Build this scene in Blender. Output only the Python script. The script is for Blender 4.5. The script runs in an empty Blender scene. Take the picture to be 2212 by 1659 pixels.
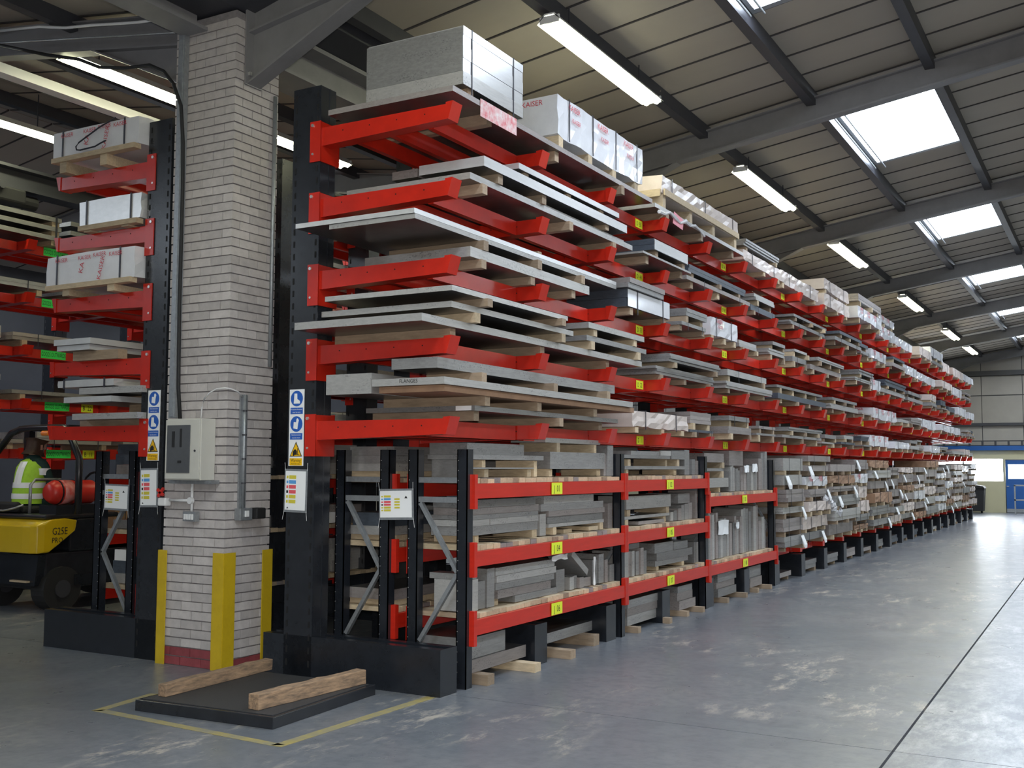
import bpy, math, random
from mathutils import Vector, Matrix
R = random.Random(7)
S = bpy.context.scene
COL = S.collection
PI = math.pi
# ------------------------------------------------------------------ camera
def norm(v): return Vector(v).normalized()
FPX = 2317.89                                   # focal length in pixels of the 2212 px wide frame
cam_d = bpy.data.cameras.new('camera'); cam = bpy.data.objects.new('camera', cam_d); COL.objects.link(cam)
ay = norm((1319.0, -183.5, -FPX)); ax = norm((4096.0, 163.5, FPX)); az = ax.cross(ay).normalized(); ax = ay.cross(az).normalized()
M = Matrix((ax, ay, az))                         # rows: world axes seen from the camera
cam.matrix_world = Matrix.Translation((0, 0, 1.65)) @ M.to_4x4()
cam_d.sensor_width = 36.0; cam_d.lens = 36.0 * FPX / 2212.0; cam_d.clip_start = 0.05; cam_d.clip_end = 200
S.camera = cam
# ------------------------------------------------------------------ world, exposure, lights
S.view_settings.view_transform = 'Standard'; S.view_settings.look = 'None'
S.view_settings.gamma = 1.0; S.view_settings.use_curve_mapping = False
S.view_settings.exposure = 1.52
W = bpy.data.worlds.new('sky'); S.world = W; W.use_nodes = True
W.node_tree.nodes['Background'].inputs[0].default_value = (0.75, 0.85, 1.0, 1); W.node_tree.nodes['Background'].inputs[1].default_value = 0.6
SKYLIGHT_E = 7.5; TUBE_E = 11.5; WINDOW_E = 6.0
# the camera's own flash: a small lamp just beside the lens
fl = bpy.data.lights.new('camera_flash', 'AREA'); fl.energy = 70; fl.size = 0.12; fl.color = (1, 0.97, 0.93)
flo = bpy.data.objects.new('camera_flash', fl); COL.objects.link(flo)
flo.matrix_world = Matrix.Translation((0.05, -0.05, 1.76)) @ M.to_4x4()

# ------------------------------------------------------------------ materials
def principled(name):
    m = bpy.data.materials.new(name); m.use_nodes = True
    nt = m.node_tree; return m, nt, nt.nodes['Principled BSDF']
def mat(name, c, rough=0.5, metal=0.0, var=0.0, nscale=8.0, namt=0.0, bump=0.0, stretch=(1,1,1), c2=None, spec=0.5, coat=0.0):
    """procedural paint / metal / timber: colour noise, per-object tone, fine relief"""
    m, nt, p = principled(name); N = nt.nodes; L = nt.links
    p.inputs['Roughness'].default_value = rough; p.inputs['Metallic'].default_value = metal
    p.inputs['Specular IOR Level'].default_value = spec
    if coat: p.inputs['Coat Weight'].default_value = coat; p.inputs['Coat Roughness'].default_value = 0.08
    tc = N.new('ShaderNodeTexCoord'); mp = N.new('ShaderNodeMapping'); mp.inputs['Scale'].default_value = stretch
    L.new(tc.outputs['Object'], mp.inputs[0])
    no = N.new('ShaderNodeTexNoise'); no.inputs['Scale'].default_value = nscale; no.inputs['Detail'].default_value = 6; no.inputs['Roughness'].default_value = 0.65
    L.new(mp.outputs[0], no.inputs['Vector'])
    rp = N.new('ShaderNodeMapRange'); rp.inputs['From Min'].default_value = 0.3; rp.inputs['From Max'].default_value = 0.7
    L.new(no.outputs['Fac'], rp.inputs['Value'])
    mx = N.new('ShaderNodeMix'); mx.data_type = 'RGBA'
    a = tuple(c) + (1,); b = tuple(c2 or [max(0, x*(1-namt)) for x in c]) + (1,)
    mx.inputs[6].default_value = a; mx.inputs[7].default_value = b; L.new(rp.outputs[0], mx.inputs[0])
    out = mx.outputs[2]
    if var:
        oi = N.new('ShaderNodeObjectInfo'); mr = N.new('ShaderNodeMapRange')
        mr.inputs['To Min'].default_value = 1-var; mr.inputs['To Max'].default_value = 1+var*0.6
        L.new(oi.outputs['Random'], mr.inputs['Value'])
        vm = N.new('ShaderNodeVectorMath'); vm.operation = 'SCALE'; L.new(out, vm.inputs[0]); L.new(mr.outputs[0], vm.inputs['Scale'])
        out = vm.outputs[0]
    L.new(out, p.inputs['Base Color'])
    if bump:
        bp = N.new('ShaderNodeBump'); bp.inputs['Strength'].default_value = bump; bp.inputs['Distance'].default_value = 0.01
        L.new(no.outputs['Fac'], bp.inputs['Height']); L.new(bp.outputs[0], p.inputs['Normal'])
    return m
def marks(m):
    """hand-written marks and scale on the sawn edges of the plates"""
    nt = m.node_tree; N = nt.nodes; L = nt.links; p = N['Principled BSDF']; src = p.inputs['Base Color'].links[0].from_socket
    tc = N.new('ShaderNodeTexCoord')
    def nz(sc, det, st, a, b):
        mp = N.new('ShaderNodeMapping'); mp.inputs['Scale'].default_value = st; L.new(tc.outputs['Object'], mp.inputs[0])
        n = N.new('ShaderNodeTexNoise'); n.inputs['Scale'].default_value = sc; n.inputs['Detail'].default_value = det; L.new(mp.outputs[0], n.inputs['Vector'])
        r = N.new('ShaderNodeMapRange'); r.inputs['From Min'].default_value = a; r.inputs['From Max'].default_value = b; L.new(n.outputs['Fac'], r.inputs['Value']); return r.outputs[0]
    x = N.new('ShaderNodeMath'); x.operation = 'MULTIPLY'; L.new(nz(60, 2, (1,1,1.5), .56, .64), x.inputs[0]); L.new(nz(3.0, 2, (1,1,3), .54, .60), x.inputs[1])
    y = N.new('ShaderNodeMath'); y.operation = 'MULTIPLY'; y.inputs[1].default_value = .38; L.new(x.outputs[0], y.inputs[0])
    mx = N.new('ShaderNodeMix'); mx.data_type = 'RGBA'; mx.inputs[7].default_value = (.03,.03,.04,1); L.new(y.outputs[0], mx.inputs[0]); L.new(src, mx.inputs[6]); L.new(mx.outputs[2], p.inputs['Base Color'])
def emit(name, c, e):
    m = bpy.data.materials.new(name); m.use_nodes = True; nt = m.node_tree; nt.nodes.clear()
    em = nt.nodes.new('ShaderNodeEmission'); em.inputs[0].default_value = tuple(c)+(1,); em.inputs[1].default_value = e
    o = nt.nodes.new('ShaderNodeOutputMaterial'); nt.links.new(em.outputs[0], o.inputs[0]); return m

RED = mat('red_paint', (0.56, 0.020, 0.008), 0.28, nscale=5, namt=0.22, bump=0.05)
REDB = mat('red_beam_paint', (0.57, 0.020, 0.008), 0.36, nscale=9, namt=0.2, stretch=(1,.3,3))
BLACK = mat('black_paint', (0.013, 0.0145, 0.018), 0.26, nscale=6, namt=-0.6, bump=0.04)
BLACKM = mat('dark_grey_frame_paint', (0.011, 0.013, 0.017), 0.25, nscale=9, namt=-0.5)
SLOT = mat('slot_void', (0.003, 0.003, 0.004), 0.8)
GALV = mat('galvanised_steel', (0.36, 0.38, 0.40), 0.42, 0.55, nscale=30, namt=0.25)
ZINC = mat('zinc_bolt', (0.7, 0.7, 0.68), 0.3, 0.8)
P_SILVER = mat('plate_silver', (0.50, 0.49, 0.475), 0.36, 0.35, var=0.16, nscale=7, namt=0.22, bump=0.04, stretch=(3,1,9))
P_GREY = mat('plate_grey', (0.33, 0.325, 0.32), 0.40, 0.35, var=0.22, nscale=6, namt=0.28, bump=0.04, stretch=(4,1,10))
P_WARM = mat('plate_warm', (0.37, 0.33, 0.315), 0.48, 0.25, var=0.2, nscale=6, namt=0.28, bump=0.05, stretch=(4,1,10))
P_BLUE = mat('plate_blue_grey', (0.10, 0.12, 0.15), 0.42, 0.3, var=0.2, nscale=5, namt=0.3, stretch=(4,1,12))
P_BRIGHT = mat('plate_bright', (0.80, 0.80, 0.80), 0.26, 0.45, var=0.08, nscale=5, namt=0.12, stretch=(3,1,6))
for _m in (P_SILVER, P_GREY, P_WARM): marks(_m)
MILL_SHADE = mat('mill_finish_with_shade', (0.30, 0.295, 0.29), 0.30, 0.85, var=0.2, nscale=4, namt=0.35, stretch=(1,1,1))  # mill finish, base darkened so plate undersides carry shade in their colour
WOOD = mat('pale_timber', (0.40, 0.295, 0.20), 0.7, var=0.25, nscale=5, namt=0.35, bump=0.15, stretch=(1.5,9,9))
WOODP = mat('fresh_timber', (0.60, 0.47, 0.31), 0.7, var=0.28, nscale=6, namt=0.3, bump=0.12, stretch=(2,9,9))
WOODD = mat('old_timber', (0.42, 0.27, 0.16), 0.8, var=0.2, nscale=7, c2=(0.12,0.085,0.06), bump=0.3, stretch=(7,1.2,7))
CARD = mat('brown_board', (0.34, 0.20, 0.12), 0.75, var=0.25, nscale=7, namt=0.3)
WRAP = mat('white_wrapping', (0.74, 0.74, 0.77), 0.28, var=0.08, nscale=4, namt=0.14, bump=0.35, coat=0.3)
PINKW = mat('pinkish_wrapping', (0.70, 0.60, 0.55), 0.35, var=0.1, nscale=5, namt=0.2, bump=0.3)
PAPER = mat('white_paper', (0.82, 0.83, 0.84), 0.55)
PINKP = mat('pink_paper', (0.75, 0.28, 0.33), 0.6)
STRAP = mat('black_strapping', (0.02, 0.02, 0.03), 0.4)
LETTER_RED = mat('red_print', (0.55, 0.03, 0.05), 0.6)
LETTER_BLK = mat('black_print', (0.01, 0.01, 0.01), 0.6)
YLABEL = mat('yellow_green_label', (0.72, 0.80, 0.03), 0.5)
GLABEL = mat('green_label', (0.04, 0.72, 0.10), 0.5)
BLUESIGN = mat('sign_blue', (0.015, 0.10, 0.45), 0.4)
YELSIGN = mat('sign_yellow', (0.85, 0.48, 0.0), 0.4)
REDSIGN = mat('sign_red', (0.75, 0.10, 0.12), 0.5)
SKYSIGN = mat('sign_light_blue', (0.10, 0.33, 0.68), 0.5)
MUSTARD = mat('sign_mustard', (0.62, 0.53, 0.05), 0.5)
YGUARD = mat('yellow_guard_paint', (0.58, 0.40, 0.015), 0.42, nscale=7, namt=0.2)
BRICK = mat('painted_brick', (0.53, 0.49, 0.475), 0.75, var=0.16, nscale=14, namt=0.2, bump=0.3)
BRICKR = mat('red_painted_brick', (0.30, 0.06, 0.07), 0.6, var=0.1, nscale=14, namt=0.3, bump=0.3)
MORTAR = mat('mortar', (0.25, 0.23, 0.235), 0.9, nscale=30, namt=0.3, bump=0.3)
STEEL = mat('grey_structural_steel', (0.215, 0.21, 0.218), 0.5, nscale=3, namt=0.2)
STEELD = mat('dark_structural_steel', (0.045, 0.046, 0.055), 0.45, nscale=3, namt=0.2)
CEIL = mat('ceiling_sheet', (0.36, 0.32, 0.268), 0.6, var=0.07, nscale=1.2, namt=0.10, stretch=(.3,1,1))
CEILBACK = mat('ceiling_void', (0.05, 0.045, 0.045), 0.8)
CLAD = mat('wall_cladding', (0.40, 0.37, 0.33), 0.6, var=0.05, nscale=2, namt=0.1)
CREAM = mat('cream_partition', (0.56, 0.52, 0.34), 0.5, nscale=2, namt=0.08)
BLUEP = mat('blue_paint', (0.012, 0.10, 0.36), 0.35, nscale=3, namt=0.1)
ENCL = mat('beige_enclosure', (0.56, 0.55, 0.50), 0.4, nscale=4, namt=0.08)
DARKGLASS = mat('smoked_window', (0.10, 0.105, 0.115), 0.15, nscale=3, namt=0.2)
WPVC = mat('white_plastic', (0.72, 0.72, 0.72), 0.4)
RUBBER = mat('black_rubber', (0.012, 0.012, 0.013), 0.7)
TRUCK = mat('yellow_truck_paint', (0.62, 0.42, 0.01), 0.25, nscale=3, namt=0.08, coat=0.4)
GASRED = mat('red_bottle_paint', (0.62, 0.03, 0.02), 0.35, nscale=6, namt=0.2)
HIVIS = mat('hi_vis_fabric', (0.45, 0.78, 0.05), 0.7, nscale=20, namt=0.15)
REFLT = mat('reflective_tape', (0.95, 0.97, 1.0), 0.2)
NAVY = mat('navy_cloth', (0.010, 0.016, 0.035), 0.85, nscale=20, namt=0.3)
GREENC = mat('dark_green_cloth', (0.012, 0.045, 0.04), 0.85, nscale=20, namt=0.3)
SKIN = mat('skin', (0.55, 0.30, 0.21), 0.5, nscale=12, namt=0.1)
HAIR = mat('brown_hair', (0.07, 0.035, 0.02), 0.6, nscale=30, namt=0.4)
ORANGE = mat('orange_plastic', (0.85, 0.22, 0.02), 0.35)
MESHP = mat('tread_plate', (0.075, 0.075, 0.078), 0.55, 0.3, nscale=140, namt=0.65, bump=0.6)
LINEY = mat('worn_yellow_line', (0.33, 0.26, 0.075), 0.6, nscale=9, c2=(0.19,0.185,0.15))
TUBE = emit('lit_tube', (1.0, 1.0, 0.66), TUBE_E)
SKYL = emit('translucent_sheet', (0.78, 0.88, 1.0), SKYLIGHT_E)
WINL = emit('bright_window', (0.88, 0.94, 1.0), WINDOW_E)

def floor_material(name, worn):
    m, nt, p = principled(name); N = nt.nodes; L = nt.links
    tc = N.new('ShaderNodeTexCoord')
    def noise(scale, detail, stretch=(1,1,1), rot=0.0, rough=.6):
        mp = N.new('ShaderNodeMapping'); mp.inputs['Scale'].default_value = stretch; mp.inputs['Rotation'].default_value = (0,0,rot)
        L.new(tc.outputs['Object'], mp.inputs[0])
        n = N.new('ShaderNodeTexNoise'); n.inputs['Scale'].default_value = scale; n.inputs['Detail'].default_value = detail; n.inputs['Roughness'].default_value = rough
        L.new(mp.outputs[0], n.inputs['Vector']); return n.outputs['Fac']
    def ramp(src, a, b):
        r = N.new('ShaderNodeMapRange'); r.inputs['From Min'].default_value = a; r.inputs['From Max'].default_value = b
        L.new(src, r.inputs['Value']); return r.outputs[0]
    def mix(fac, A, B_):
        x = N.new('ShaderNodeMix'); x.data_type = 'RGBA'
        for s, v in ((0, fac), (6, A), (7, B_)):
            if hasattr(v, 'links'): L.new(v, x.inputs[s])
            else: x.inputs[s].default_value = v
        return x.outputs[2]
    def mul(a, b):
        x = N.new('ShaderNodeMath'); x.operation = 'MULTIPLY'; L.new(a, x.inputs[0]); L.new(b, x.inputs[1]); return x.outputs[0]
    base = mix(ramp(noise(0.9, 5), .35, .65), (0.120, 0.133, 0.152, 1), (0.162, 0.166, 0.180, 1))
    base = mix(ramp(noise(14, 6), .45, .75), base, (0.10, 0.113, 0.127, 1))
    # worn patches where the paint has gone, in streaks; right slab adds painted sheen
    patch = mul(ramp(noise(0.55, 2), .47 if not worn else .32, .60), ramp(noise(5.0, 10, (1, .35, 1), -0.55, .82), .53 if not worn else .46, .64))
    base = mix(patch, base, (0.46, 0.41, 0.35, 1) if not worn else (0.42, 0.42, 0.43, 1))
    dirt = mul(ramp(noise(2.0, 3), .5, .7), ramp(noise(7, 10, (1.0, .12, 1), -0.5, .85), .55, .75))
    base = mix(dirt, base, (0.075, 0.082, 0.092, 1))
    L.new(base, p.inputs['Base Color'])
    rr = N.new('ShaderNodeMapRange'); rr.inputs['To Min'].default_value = 0.20; rr.inputs['To Max'].default_value = 0.42
    L.new(noise(3.5, 6), rr.inputs['Value']); L.new(rr.outputs[0], p.inputs['Roughness'])
    bp = N.new('ShaderNodeBump'); bp.inputs['Strength'].default_value = 0.12; bp.inputs['Distance'].default_value = 0.01
    L.new(noise(22, 6), bp.inputs['Height']); L.new(bp.outputs[0], p.inputs['Normal'])
    return m
FLOOR = floor_material('painted_concrete', False); FLOOR_WORN_SHEEN = floor_material('worn_concrete_painted_sheen', True)  # right-hand slab: wear plus floor reflection put into the colour as lighter patches

# ------------------------------------------------------------------ geometry helpers
ORG = {}
class B:
    """collects shapes in world coordinates; mk() turns them into ONE mesh object"""
    def __init__(s): s.v = []; s.f = []
    def add(s, vs, fs):
        n = len(s.v); s.v += [tuple(v) for v in vs]; s.f += [tuple(i+n for i in f) for f in fs]; return s
    def box(s, x0, x1, y0, y1, z0, z1):
        return s.add([(x0,y0,z0),(x1,y0,z0),(x1,y1,z0),(x0,y1,z0),(x0,y0,z1),(x1,y0,z1),(x1,y1,z1),(x0,y1,z1)],
                     [(0,3,2,1),(4,5,6,7),(0,1,5,4),(1,2,6,5),(2,3,7,6),(3,0,4,7)])
    def rbox(s, c, size, rot=(0,0,0)):
        from mathutils import Euler
        m = Euler(rot).to_matrix(); a, b, d = size[0]/2, size[1]/2, size[2]/2; c = Vector(c)
        vs = [c + m @ Vector(p) for p in [(-a,-b,-d),(a,-b,-d),(a,b,-d),(-a,b,-d),(-a,-b,d),(a,-b,d),(a,b,d),(-a,b,d)]]
        return s.add(vs, [(0,3,2,1),(4,5,6,7),(0,1,5,4),(1,2,6,5),(2,3,7,6),(3,0,4,7)])
    def bar(s, p0, p1, w, h, up=(0,0,1)):
        p0, p1 = Vector(p0), Vector(p1); d = (p1-p0).normalized(); u = Vector(up); sd = d.cross(u).normalized(); u = sd.cross(d)
        vs = [p + sd*a*w/2 + u*b*h/2 for p in (p0, p1) for a, b in ((-1,-1),(1,-1),(1,1),(-1,1))]
        return s.add(vs, [(0,1,2,3),(7,6,5,4),(0,4,5,1),(1,5,6,2),(2,6,7,3),(3,7,4,0)])
    def prism(s, pts, axis, a0, a1):
        def P(q, a):
            return {'x': (a, q[0], q[1]), 'y': (q[0], a, q[1]), 'z': (q[0], q[1], a)}[axis]
        n = len(pts); vs = [P(q, a0) for q in pts] + [P(q, a1) for q in pts]
        fs = [tuple(range(n)), tuple(range(2*n-1, n-1, -1))] + [(i, i+n, (i+1) % n + n, (i+1) % n) for i in range(n)]
        return s.add(vs, fs)
    def tube(s, pts, r, n=8, caps=True):
        pts = [Vector(p) for p in pts]; rings = []
        for i, p in enumerate(pts):
            d = ((pts[min(i+1, len(pts)-1)] - pts[max(i-1, 0)])).normalized()
            u = Vector((0,0,1)) if abs(d.z) < .9 else Vector((1,0,0)); a = d.cross(u).normalized(); b = a.cross(d)
            rr = r[i] if isinstance(r, (list, tuple)) else r
            rings.append([p + a*math.cos(2*PI*k/n)*rr + b*math.sin(2*PI*k/n)*rr for k in range(n)])
        vs = [v for ring in rings for v in ring]; fs = []
        for i in range(len(rings)-1):
            for k in range(n): fs.append((i*n+k, i*n+(k+1) % n, (i+1)*n+(k+1) % n, (i+1)*n+k))
        if caps: fs += [tuple(range(n))[::-1], tuple(range((len(rings)-1)*n, len(rings)*n))]
        return s.add(vs, fs)
    def disc(s, c, u, v, ru, rv=None, n=20, t=0.001):
        c, u, v = Vector(c), Vector(u), Vector(v); rv = rv or ru; w = u.cross(v).normalized()*t
        vs = [c + u*math.cos(2*PI*k/n)*ru + v*math.sin(2*PI*k/n)*rv for k in range(n)]
        vs += [p + w for p in vs]
        return s.add(vs, [tuple(range(n))[::-1], tuple(range(n, 2*n))] + [(k, (k+1) % n, (k+1) % n+n, k+n) for k in range(n)])
_txt = {}
def glyphs(string):
    if string not in _txt:
        cu = bpy.data.curves.new('lettering', 'FONT'); cu.body = string; cu.resolution_u = 2; cu.align_x = 'CENTER'; cu.align_y = 'CENTER'
        ob = bpy.data.objects.new('lettering', cu); COL.objects.link(ob)
        dg = bpy.context.evaluated_depsgraph_get(); me = ob.evaluated_get(dg).to_mesh()
        _txt[string] = ([tuple(v.co) for v in me.vertices], [tuple(p.vertices) for p in me.polygons])
        ob.evaluated_get(dg).to_mesh_clear(); bpy.data.objects.remove(ob); bpy.data.curves.remove(cu)
    return _txt[string]
def text(b, string, c, u, v, h, squeeze=1.0):
    vs, fs = glyphs(string); c, u, v = Vector(c), Vector(u), Vector(v)
    b.add([c + u*p[0]*h*squeeze + v*p[1]*h for p in vs], fs); return b
def origin(o): return ORG.get(o.name, Vector((0,0,0)))
def props(o, label=None, cat=None, group=None, kind=None):
    if label: o['label'] = label
    if cat: o['category'] = cat
    if group: o['group'] = group
    if kind: o['kind'] = kind
    return o
LABELS = {}
def thing(name, label, cat, loc, group=None):
    o = bpy.data.objects.new(name, None); COL.objects.link(o); o.empty_display_size = 0.1
    o.location = loc; ORG[o.name] = Vector(loc); return props(o, label, cat, group)
def mk(name, b, m, parent=None, label=None, cat=None, group=None, kind=None, smooth=False, bevel=0):
    if parent is not None: og = origin(parent)
    else:
        xs, ys, zs = zip(*b.v); og = Vector(((min(xs)+max(xs))/2, (min(ys)+max(ys))/2, min(zs)))
    me = bpy.data.meshes.new(name); me.from_pydata([(x-og.x, y-og.y, z-og.z) for x, y, z in b.v], [], b.f)
    me.materials.append(m)
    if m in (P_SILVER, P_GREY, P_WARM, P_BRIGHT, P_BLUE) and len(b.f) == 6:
        me.materials.append(MILL_SHADE)
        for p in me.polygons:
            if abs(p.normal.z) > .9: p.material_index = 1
    if smooth: me.shade_smooth()
    o = bpy.data.objects.new(name, me); COL.objects.link(o)
    if parent is not None: o.parent = parent; ORG[o.name] = og
    else: o.location = og; ORG[o.name] = og
    if bevel:
        md = o.modifiers.new('bevel', 'BEVEL'); md.width = bevel; md.segments = 2; md.limit_method = 'ANGLE'
    return props(o, label, cat, group, kind)
def part(name, b, m, parent, **k): return mk(name, b, m, parent, **k)
def children(o): return [c for c in list(COL.objects) if c.parent == o]
def copy_tree(root, kids, delta, label=None):
    """kids: {object: [children]}; copies share their mesh data"""
    r = root.copy(); COL.objects.link(r); r.location = root.location + Vector(delta)
    if label: r['label'] = label
    def rec(src, dst):
        for c in kids.get(src, []):
            d = c.copy(); COL.objects.link(d); d.parent = dst; rec(c, d)
    rec(root, r); return r
def tree(root):
    kids = {}
    for o in COL.objects:
        if o.parent: kids.setdefault(o.parent, []).append(o)
    return kids
ORD = ['nearest','second','third','fourth','fifth','sixth','seventh','eighth','ninth','tenth','eleventh','twelfth','thirteenth','fourteenth','fifteenth',
       'sixteenth','seventeenth','eighteenth','nineteenth','twentieth','twenty-first','twenty-second','farthest']
seen = set()
def uniq(base, alts=('',)):
    if len(base.split()) > 15: print('LONG', base)
    for a in alts:
        s = (base + a).strip()
        if s not in seen: seen.add(s); return s
    i = 2
    while True:
        s = base + ', %s such' % ORD[min(i, 22)]
        if s not in seen: seen.add(s); return s
        i += 1

# ------------------------------------------------------------------ setting: floor
fl_root = mk('floor', B().box(-20.2, 7.8, -6, 44.4, -0.30, -0.035), MORTAR, kind='structure')
JX = lambda y: -1.22 - .011*(y-6.28)
JY = 6.68
def slab(side, y0, y1, m):
    q = [(-20.2, y0), (JX(y0)-.008, y0), (JX(y1)-.008, y1), (-20.2, y1)] if side < 0 else [(JX(y0)+.008, y0), (7.8, y0), (7.8, y1), (JX(y1)+.008, y1)]
    part('slab', B().prism(q, 'z', -0.034, 0.0), m, fl_root)
slab(-1, -6, JY-.004, FLOOR); slab(-1, JY+.004, 44.4, FLOOR)
slab(1, -6, JY-.004, FLOOR_WORN_SHEEN); slab(1, JY+.004, 44.4, FLOOR_WORN_SHEEN)
b = B(); b.prism([(-6.10,5.02),(-4.44,4.94),(-4.37,5.00),(-6.04,5.09)], 'z', 0.0005, 0.002)
b.prism([(-4.44,4.94),(-4.36,4.95),(-4.33,6.54),(-4.41,6.54)], 'z', 0.0005, 0.002)
b.prism([(-6.10,5.02),(-6.03,5.04),(-6.12,5.62),(-6.19,5.60)], 'z', 0.0005, 0.002)
part('painted_line', b, LINEY, fl_root, label='worn yellow painted line')

# ------------------------------------------------------------------ setting: roof
XV = -6.6; KS = 5.02; RY = [0.52 - 6.18] + [0.52 + 6.18*i for i in range(8)]      # rafter lines, pitch 6.18 m
RIDGE_R = 0.6; RIDGE_L = XV - 7.2; WALL_R = 7.8; WALL_L = -20.2; YB = 44.3
def roof_z(x, k=KS):
    z0 = 1.65 + k + .15*XV
    if x >= XV: return z0 + .15*(x-XV) if x <= RIDGE_R else z0 + .15*(RIDGE_R-XV) - .15*(x-RIDGE_R)
    return z0 + .15*(XV-x) if x >= RIDGE_L else z0 + .15*(XV-RIDGE_L) - .15*(RIDGE_L-x)
ceil = mk('ceiling', B().prism([(WALL_L, roof_z(WALL_L)+.05),(RIDGE_L, roof_z(RIDGE_L)+.05),(XV, roof_z(XV)+.05),(RIDGE_R, roof_z(RIDGE_R)+.05),(WALL_R, roof_z(WALL_R)+.05),
     (WALL_R, roof_z(WALL_R)+.15),(RIDGE_R, roof_z(RIDGE_R)+.15),(XV, roof_z(XV)+.15),(RIDGE_L, roof_z(RIDGE_L)+.15),(WALL_L, roof_z(WALL_L)+.15)], 'y', -6, 44.4), CEILBACK, kind='structure')
SLOPES = [(XV+.03, RIDGE_R-.02), (RIDGE_R+.02, WALL_R), (RIDGE_L+.02, XV-.03), (WALL_L, RIDGE_L-.02)]
PUR = [XV + .73 + 1.365*i for i in range(5)]                                       # purlins of the right-hand slope: -5.87 -4.50 -3.14 -1.77 -.41
def strip(xa, xb, y0, y1):
    """a ribbed liner sheet running down the slope"""
    if xb - xa < .05: return
    b = B(); za, zb = roof_z(xa), roof_z(xb)
    vs = [(xa,y0,za+.03),(xa,y1,za+.03),(xb,y1,zb+.03),(xb,y0,zb+.03),(xa,y0+.004,za),(xa,y1-.004,za),(xb,y1-.004,zb),(xb,y0+.004,zb)]
    b.add(vs, [(0,3,2,1),(4,5,6,7),(0,1,5,4),(1,2,6,5),(2,3,7,6),(3,0,4,7)][::1])
    part('ceiling_panel', b, CEIL, ceil)
SK_LEN = 3.6
sky_n = 0
def in_view_bay(i): return True
for i in range(len(RY)):
    ya = RY[i]; yb = RY[i+1] if i+1 < len(RY) else YB
    if yb - ya < .5: continue
    cuts = [ya + .72*j for j in range(6)] + [ya + 3.6 + (yb-ya-3.6)*j/4 for j in range(1, 5)]
    for j in range(len(cuts)-1):
        y0, y1 = cuts[j]+.012, cuts[j+1]-.012
        for si, (xa, xb) in enumerate(SLOPES):
            if 1 <= j < 5:
                h0, h1 = {0: (PUR[2]+.06, PUR[3]-.06), 1: (2*RIDGE_R-PUR[3]+.06, 2*RIDGE_R-PUR[2]-.06), 2: (2*XV-PUR[3]+.06, 2*XV-PUR[2]-.06), 3: (2*RIDGE_L-(2*XV-PUR[2])+.06, 2*RIDGE_L-(2*XV-PUR[3])-.06)}[si]
                if si in (2,): strip(xa, xb, y0, y1); continue
                strip(xa, h0, y0, y1); strip(h1, xb, y0, y1)
            else: strip(xa, xb, y0, y1)
    for c_ in cuts[:-1]:
        for si, (xa, xb) in enumerate(SLOPES):
            part('joint_strip', B().prism([(xa, roof_z(xa)-.010), (xb, roof_z(xb)-.010), (xb, roof_z(xb)+.03), (xa, roof_z(xa)+.03)], 'y', c_-.011, c_+.011), CEILBACK, ceil) if not (si in (0, 1, 3) and ya+.8 < c_ < ya+3.5) else [part('joint_strip', B().prism([(p, roof_z(p)-.010), (q, roof_z(q)-.010), (q, roof_z(q)+.03), (p, roof_z(p)+.03)], 'y', c_-.011, c_+.011), CEILBACK, ceil) for p, q in {0: ((xa, PUR[2]), (PUR[3], xb)), 1: ((xa, 2*RIDGE_R-PUR[3]), (2*RIDGE_R-PUR[2], xb)), 3: ((xa, 2*RIDGE_L-(2*XV-PUR[2])), (2*RIDGE_L-(2*XV-PUR[3]), xb))}[si]]
    # rooflights: corrugated translucent sheets in a grey upstand
    for si in (0, 1, 3):
        h0, h1 = {0: (PUR[2]+.06, PUR[3]-.06), 1: (2*RIDGE_R-PUR[3]+.06, 2*RIDGE_R-PUR[2]-.06), 3: (2*RIDGE_L-(2*XV-PUR[2])+.06, 2*RIDGE_L-(2*XV-PUR[3])-.06)}[si]
        if h0 > h1: h0, h1 = h1, h0
        y0, y1 = ya + .73, ya + SK_LEN
        sky_n += 1
        t = thing('window_%d' % sky_n, 'rooflight of translucent corrugated sheet', None, ((h0+h1)/2, (y0+y1)/2, roof_z((h0+h1)/2)))
        t['kind'] = 'structure'
        b = B(); n = 28
        pr = [(y0+.05 + (y1-y0-.1)*k/n, .012*(k % 2)) for k in range(n+1)]
        vs = [(h0+.04, y, roof_z(h0+.04)+.012+d) for y, d in pr] + [(h1-.04, y, roof_z(h1-.04)+.012+d) for y, d in pr]
        b.add(vs, [(k, k+1, k+n+2, k+n+1) for k in range(n)])
        part('corrugated_sheet', b, SKYL, t)
        b = B()
        for xa, xb in ((h0, h0+.045), (h1-.045, h1)):
            b.prism([(xa, roof_z(xa)-.01),(xb, roof_z(xb)-.01),(xb, roof_z(xb)+.05),(xa, roof_z(xa)+.05)], 'y', y0, y1)
        for u0, u1 in ((y0, y0+.045), (y1-.09, y1)):
            b.prism([(h0, roof_z(h0)-.012),(h1, roof_z(h1)-.012),(h1, roof_z(h1)+.05),(h0, roof_z(h0)+.05)], 'y', u0, u1)
        part('frame', b, GALV, t)
tn = 0
def trim(b, m, label=None):
    global tn; tn += 1
    o = mk('trim_%d' % tn, b, m, kind='structure'); 
    if label: o['label'] = label
    return o
# purlins, one mesh each
PX = [x for x in PUR] + [2*RIDGE_R-x for x in PUR[1:]] + [2*XV-x for x in PUR]
for x in PX:
    z = roof_z(x); trim(B().box(x-.055, x+.055, -6, YB, z-.16, z+.005), STEELD, 'dark steel purlin along the roof')
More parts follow.
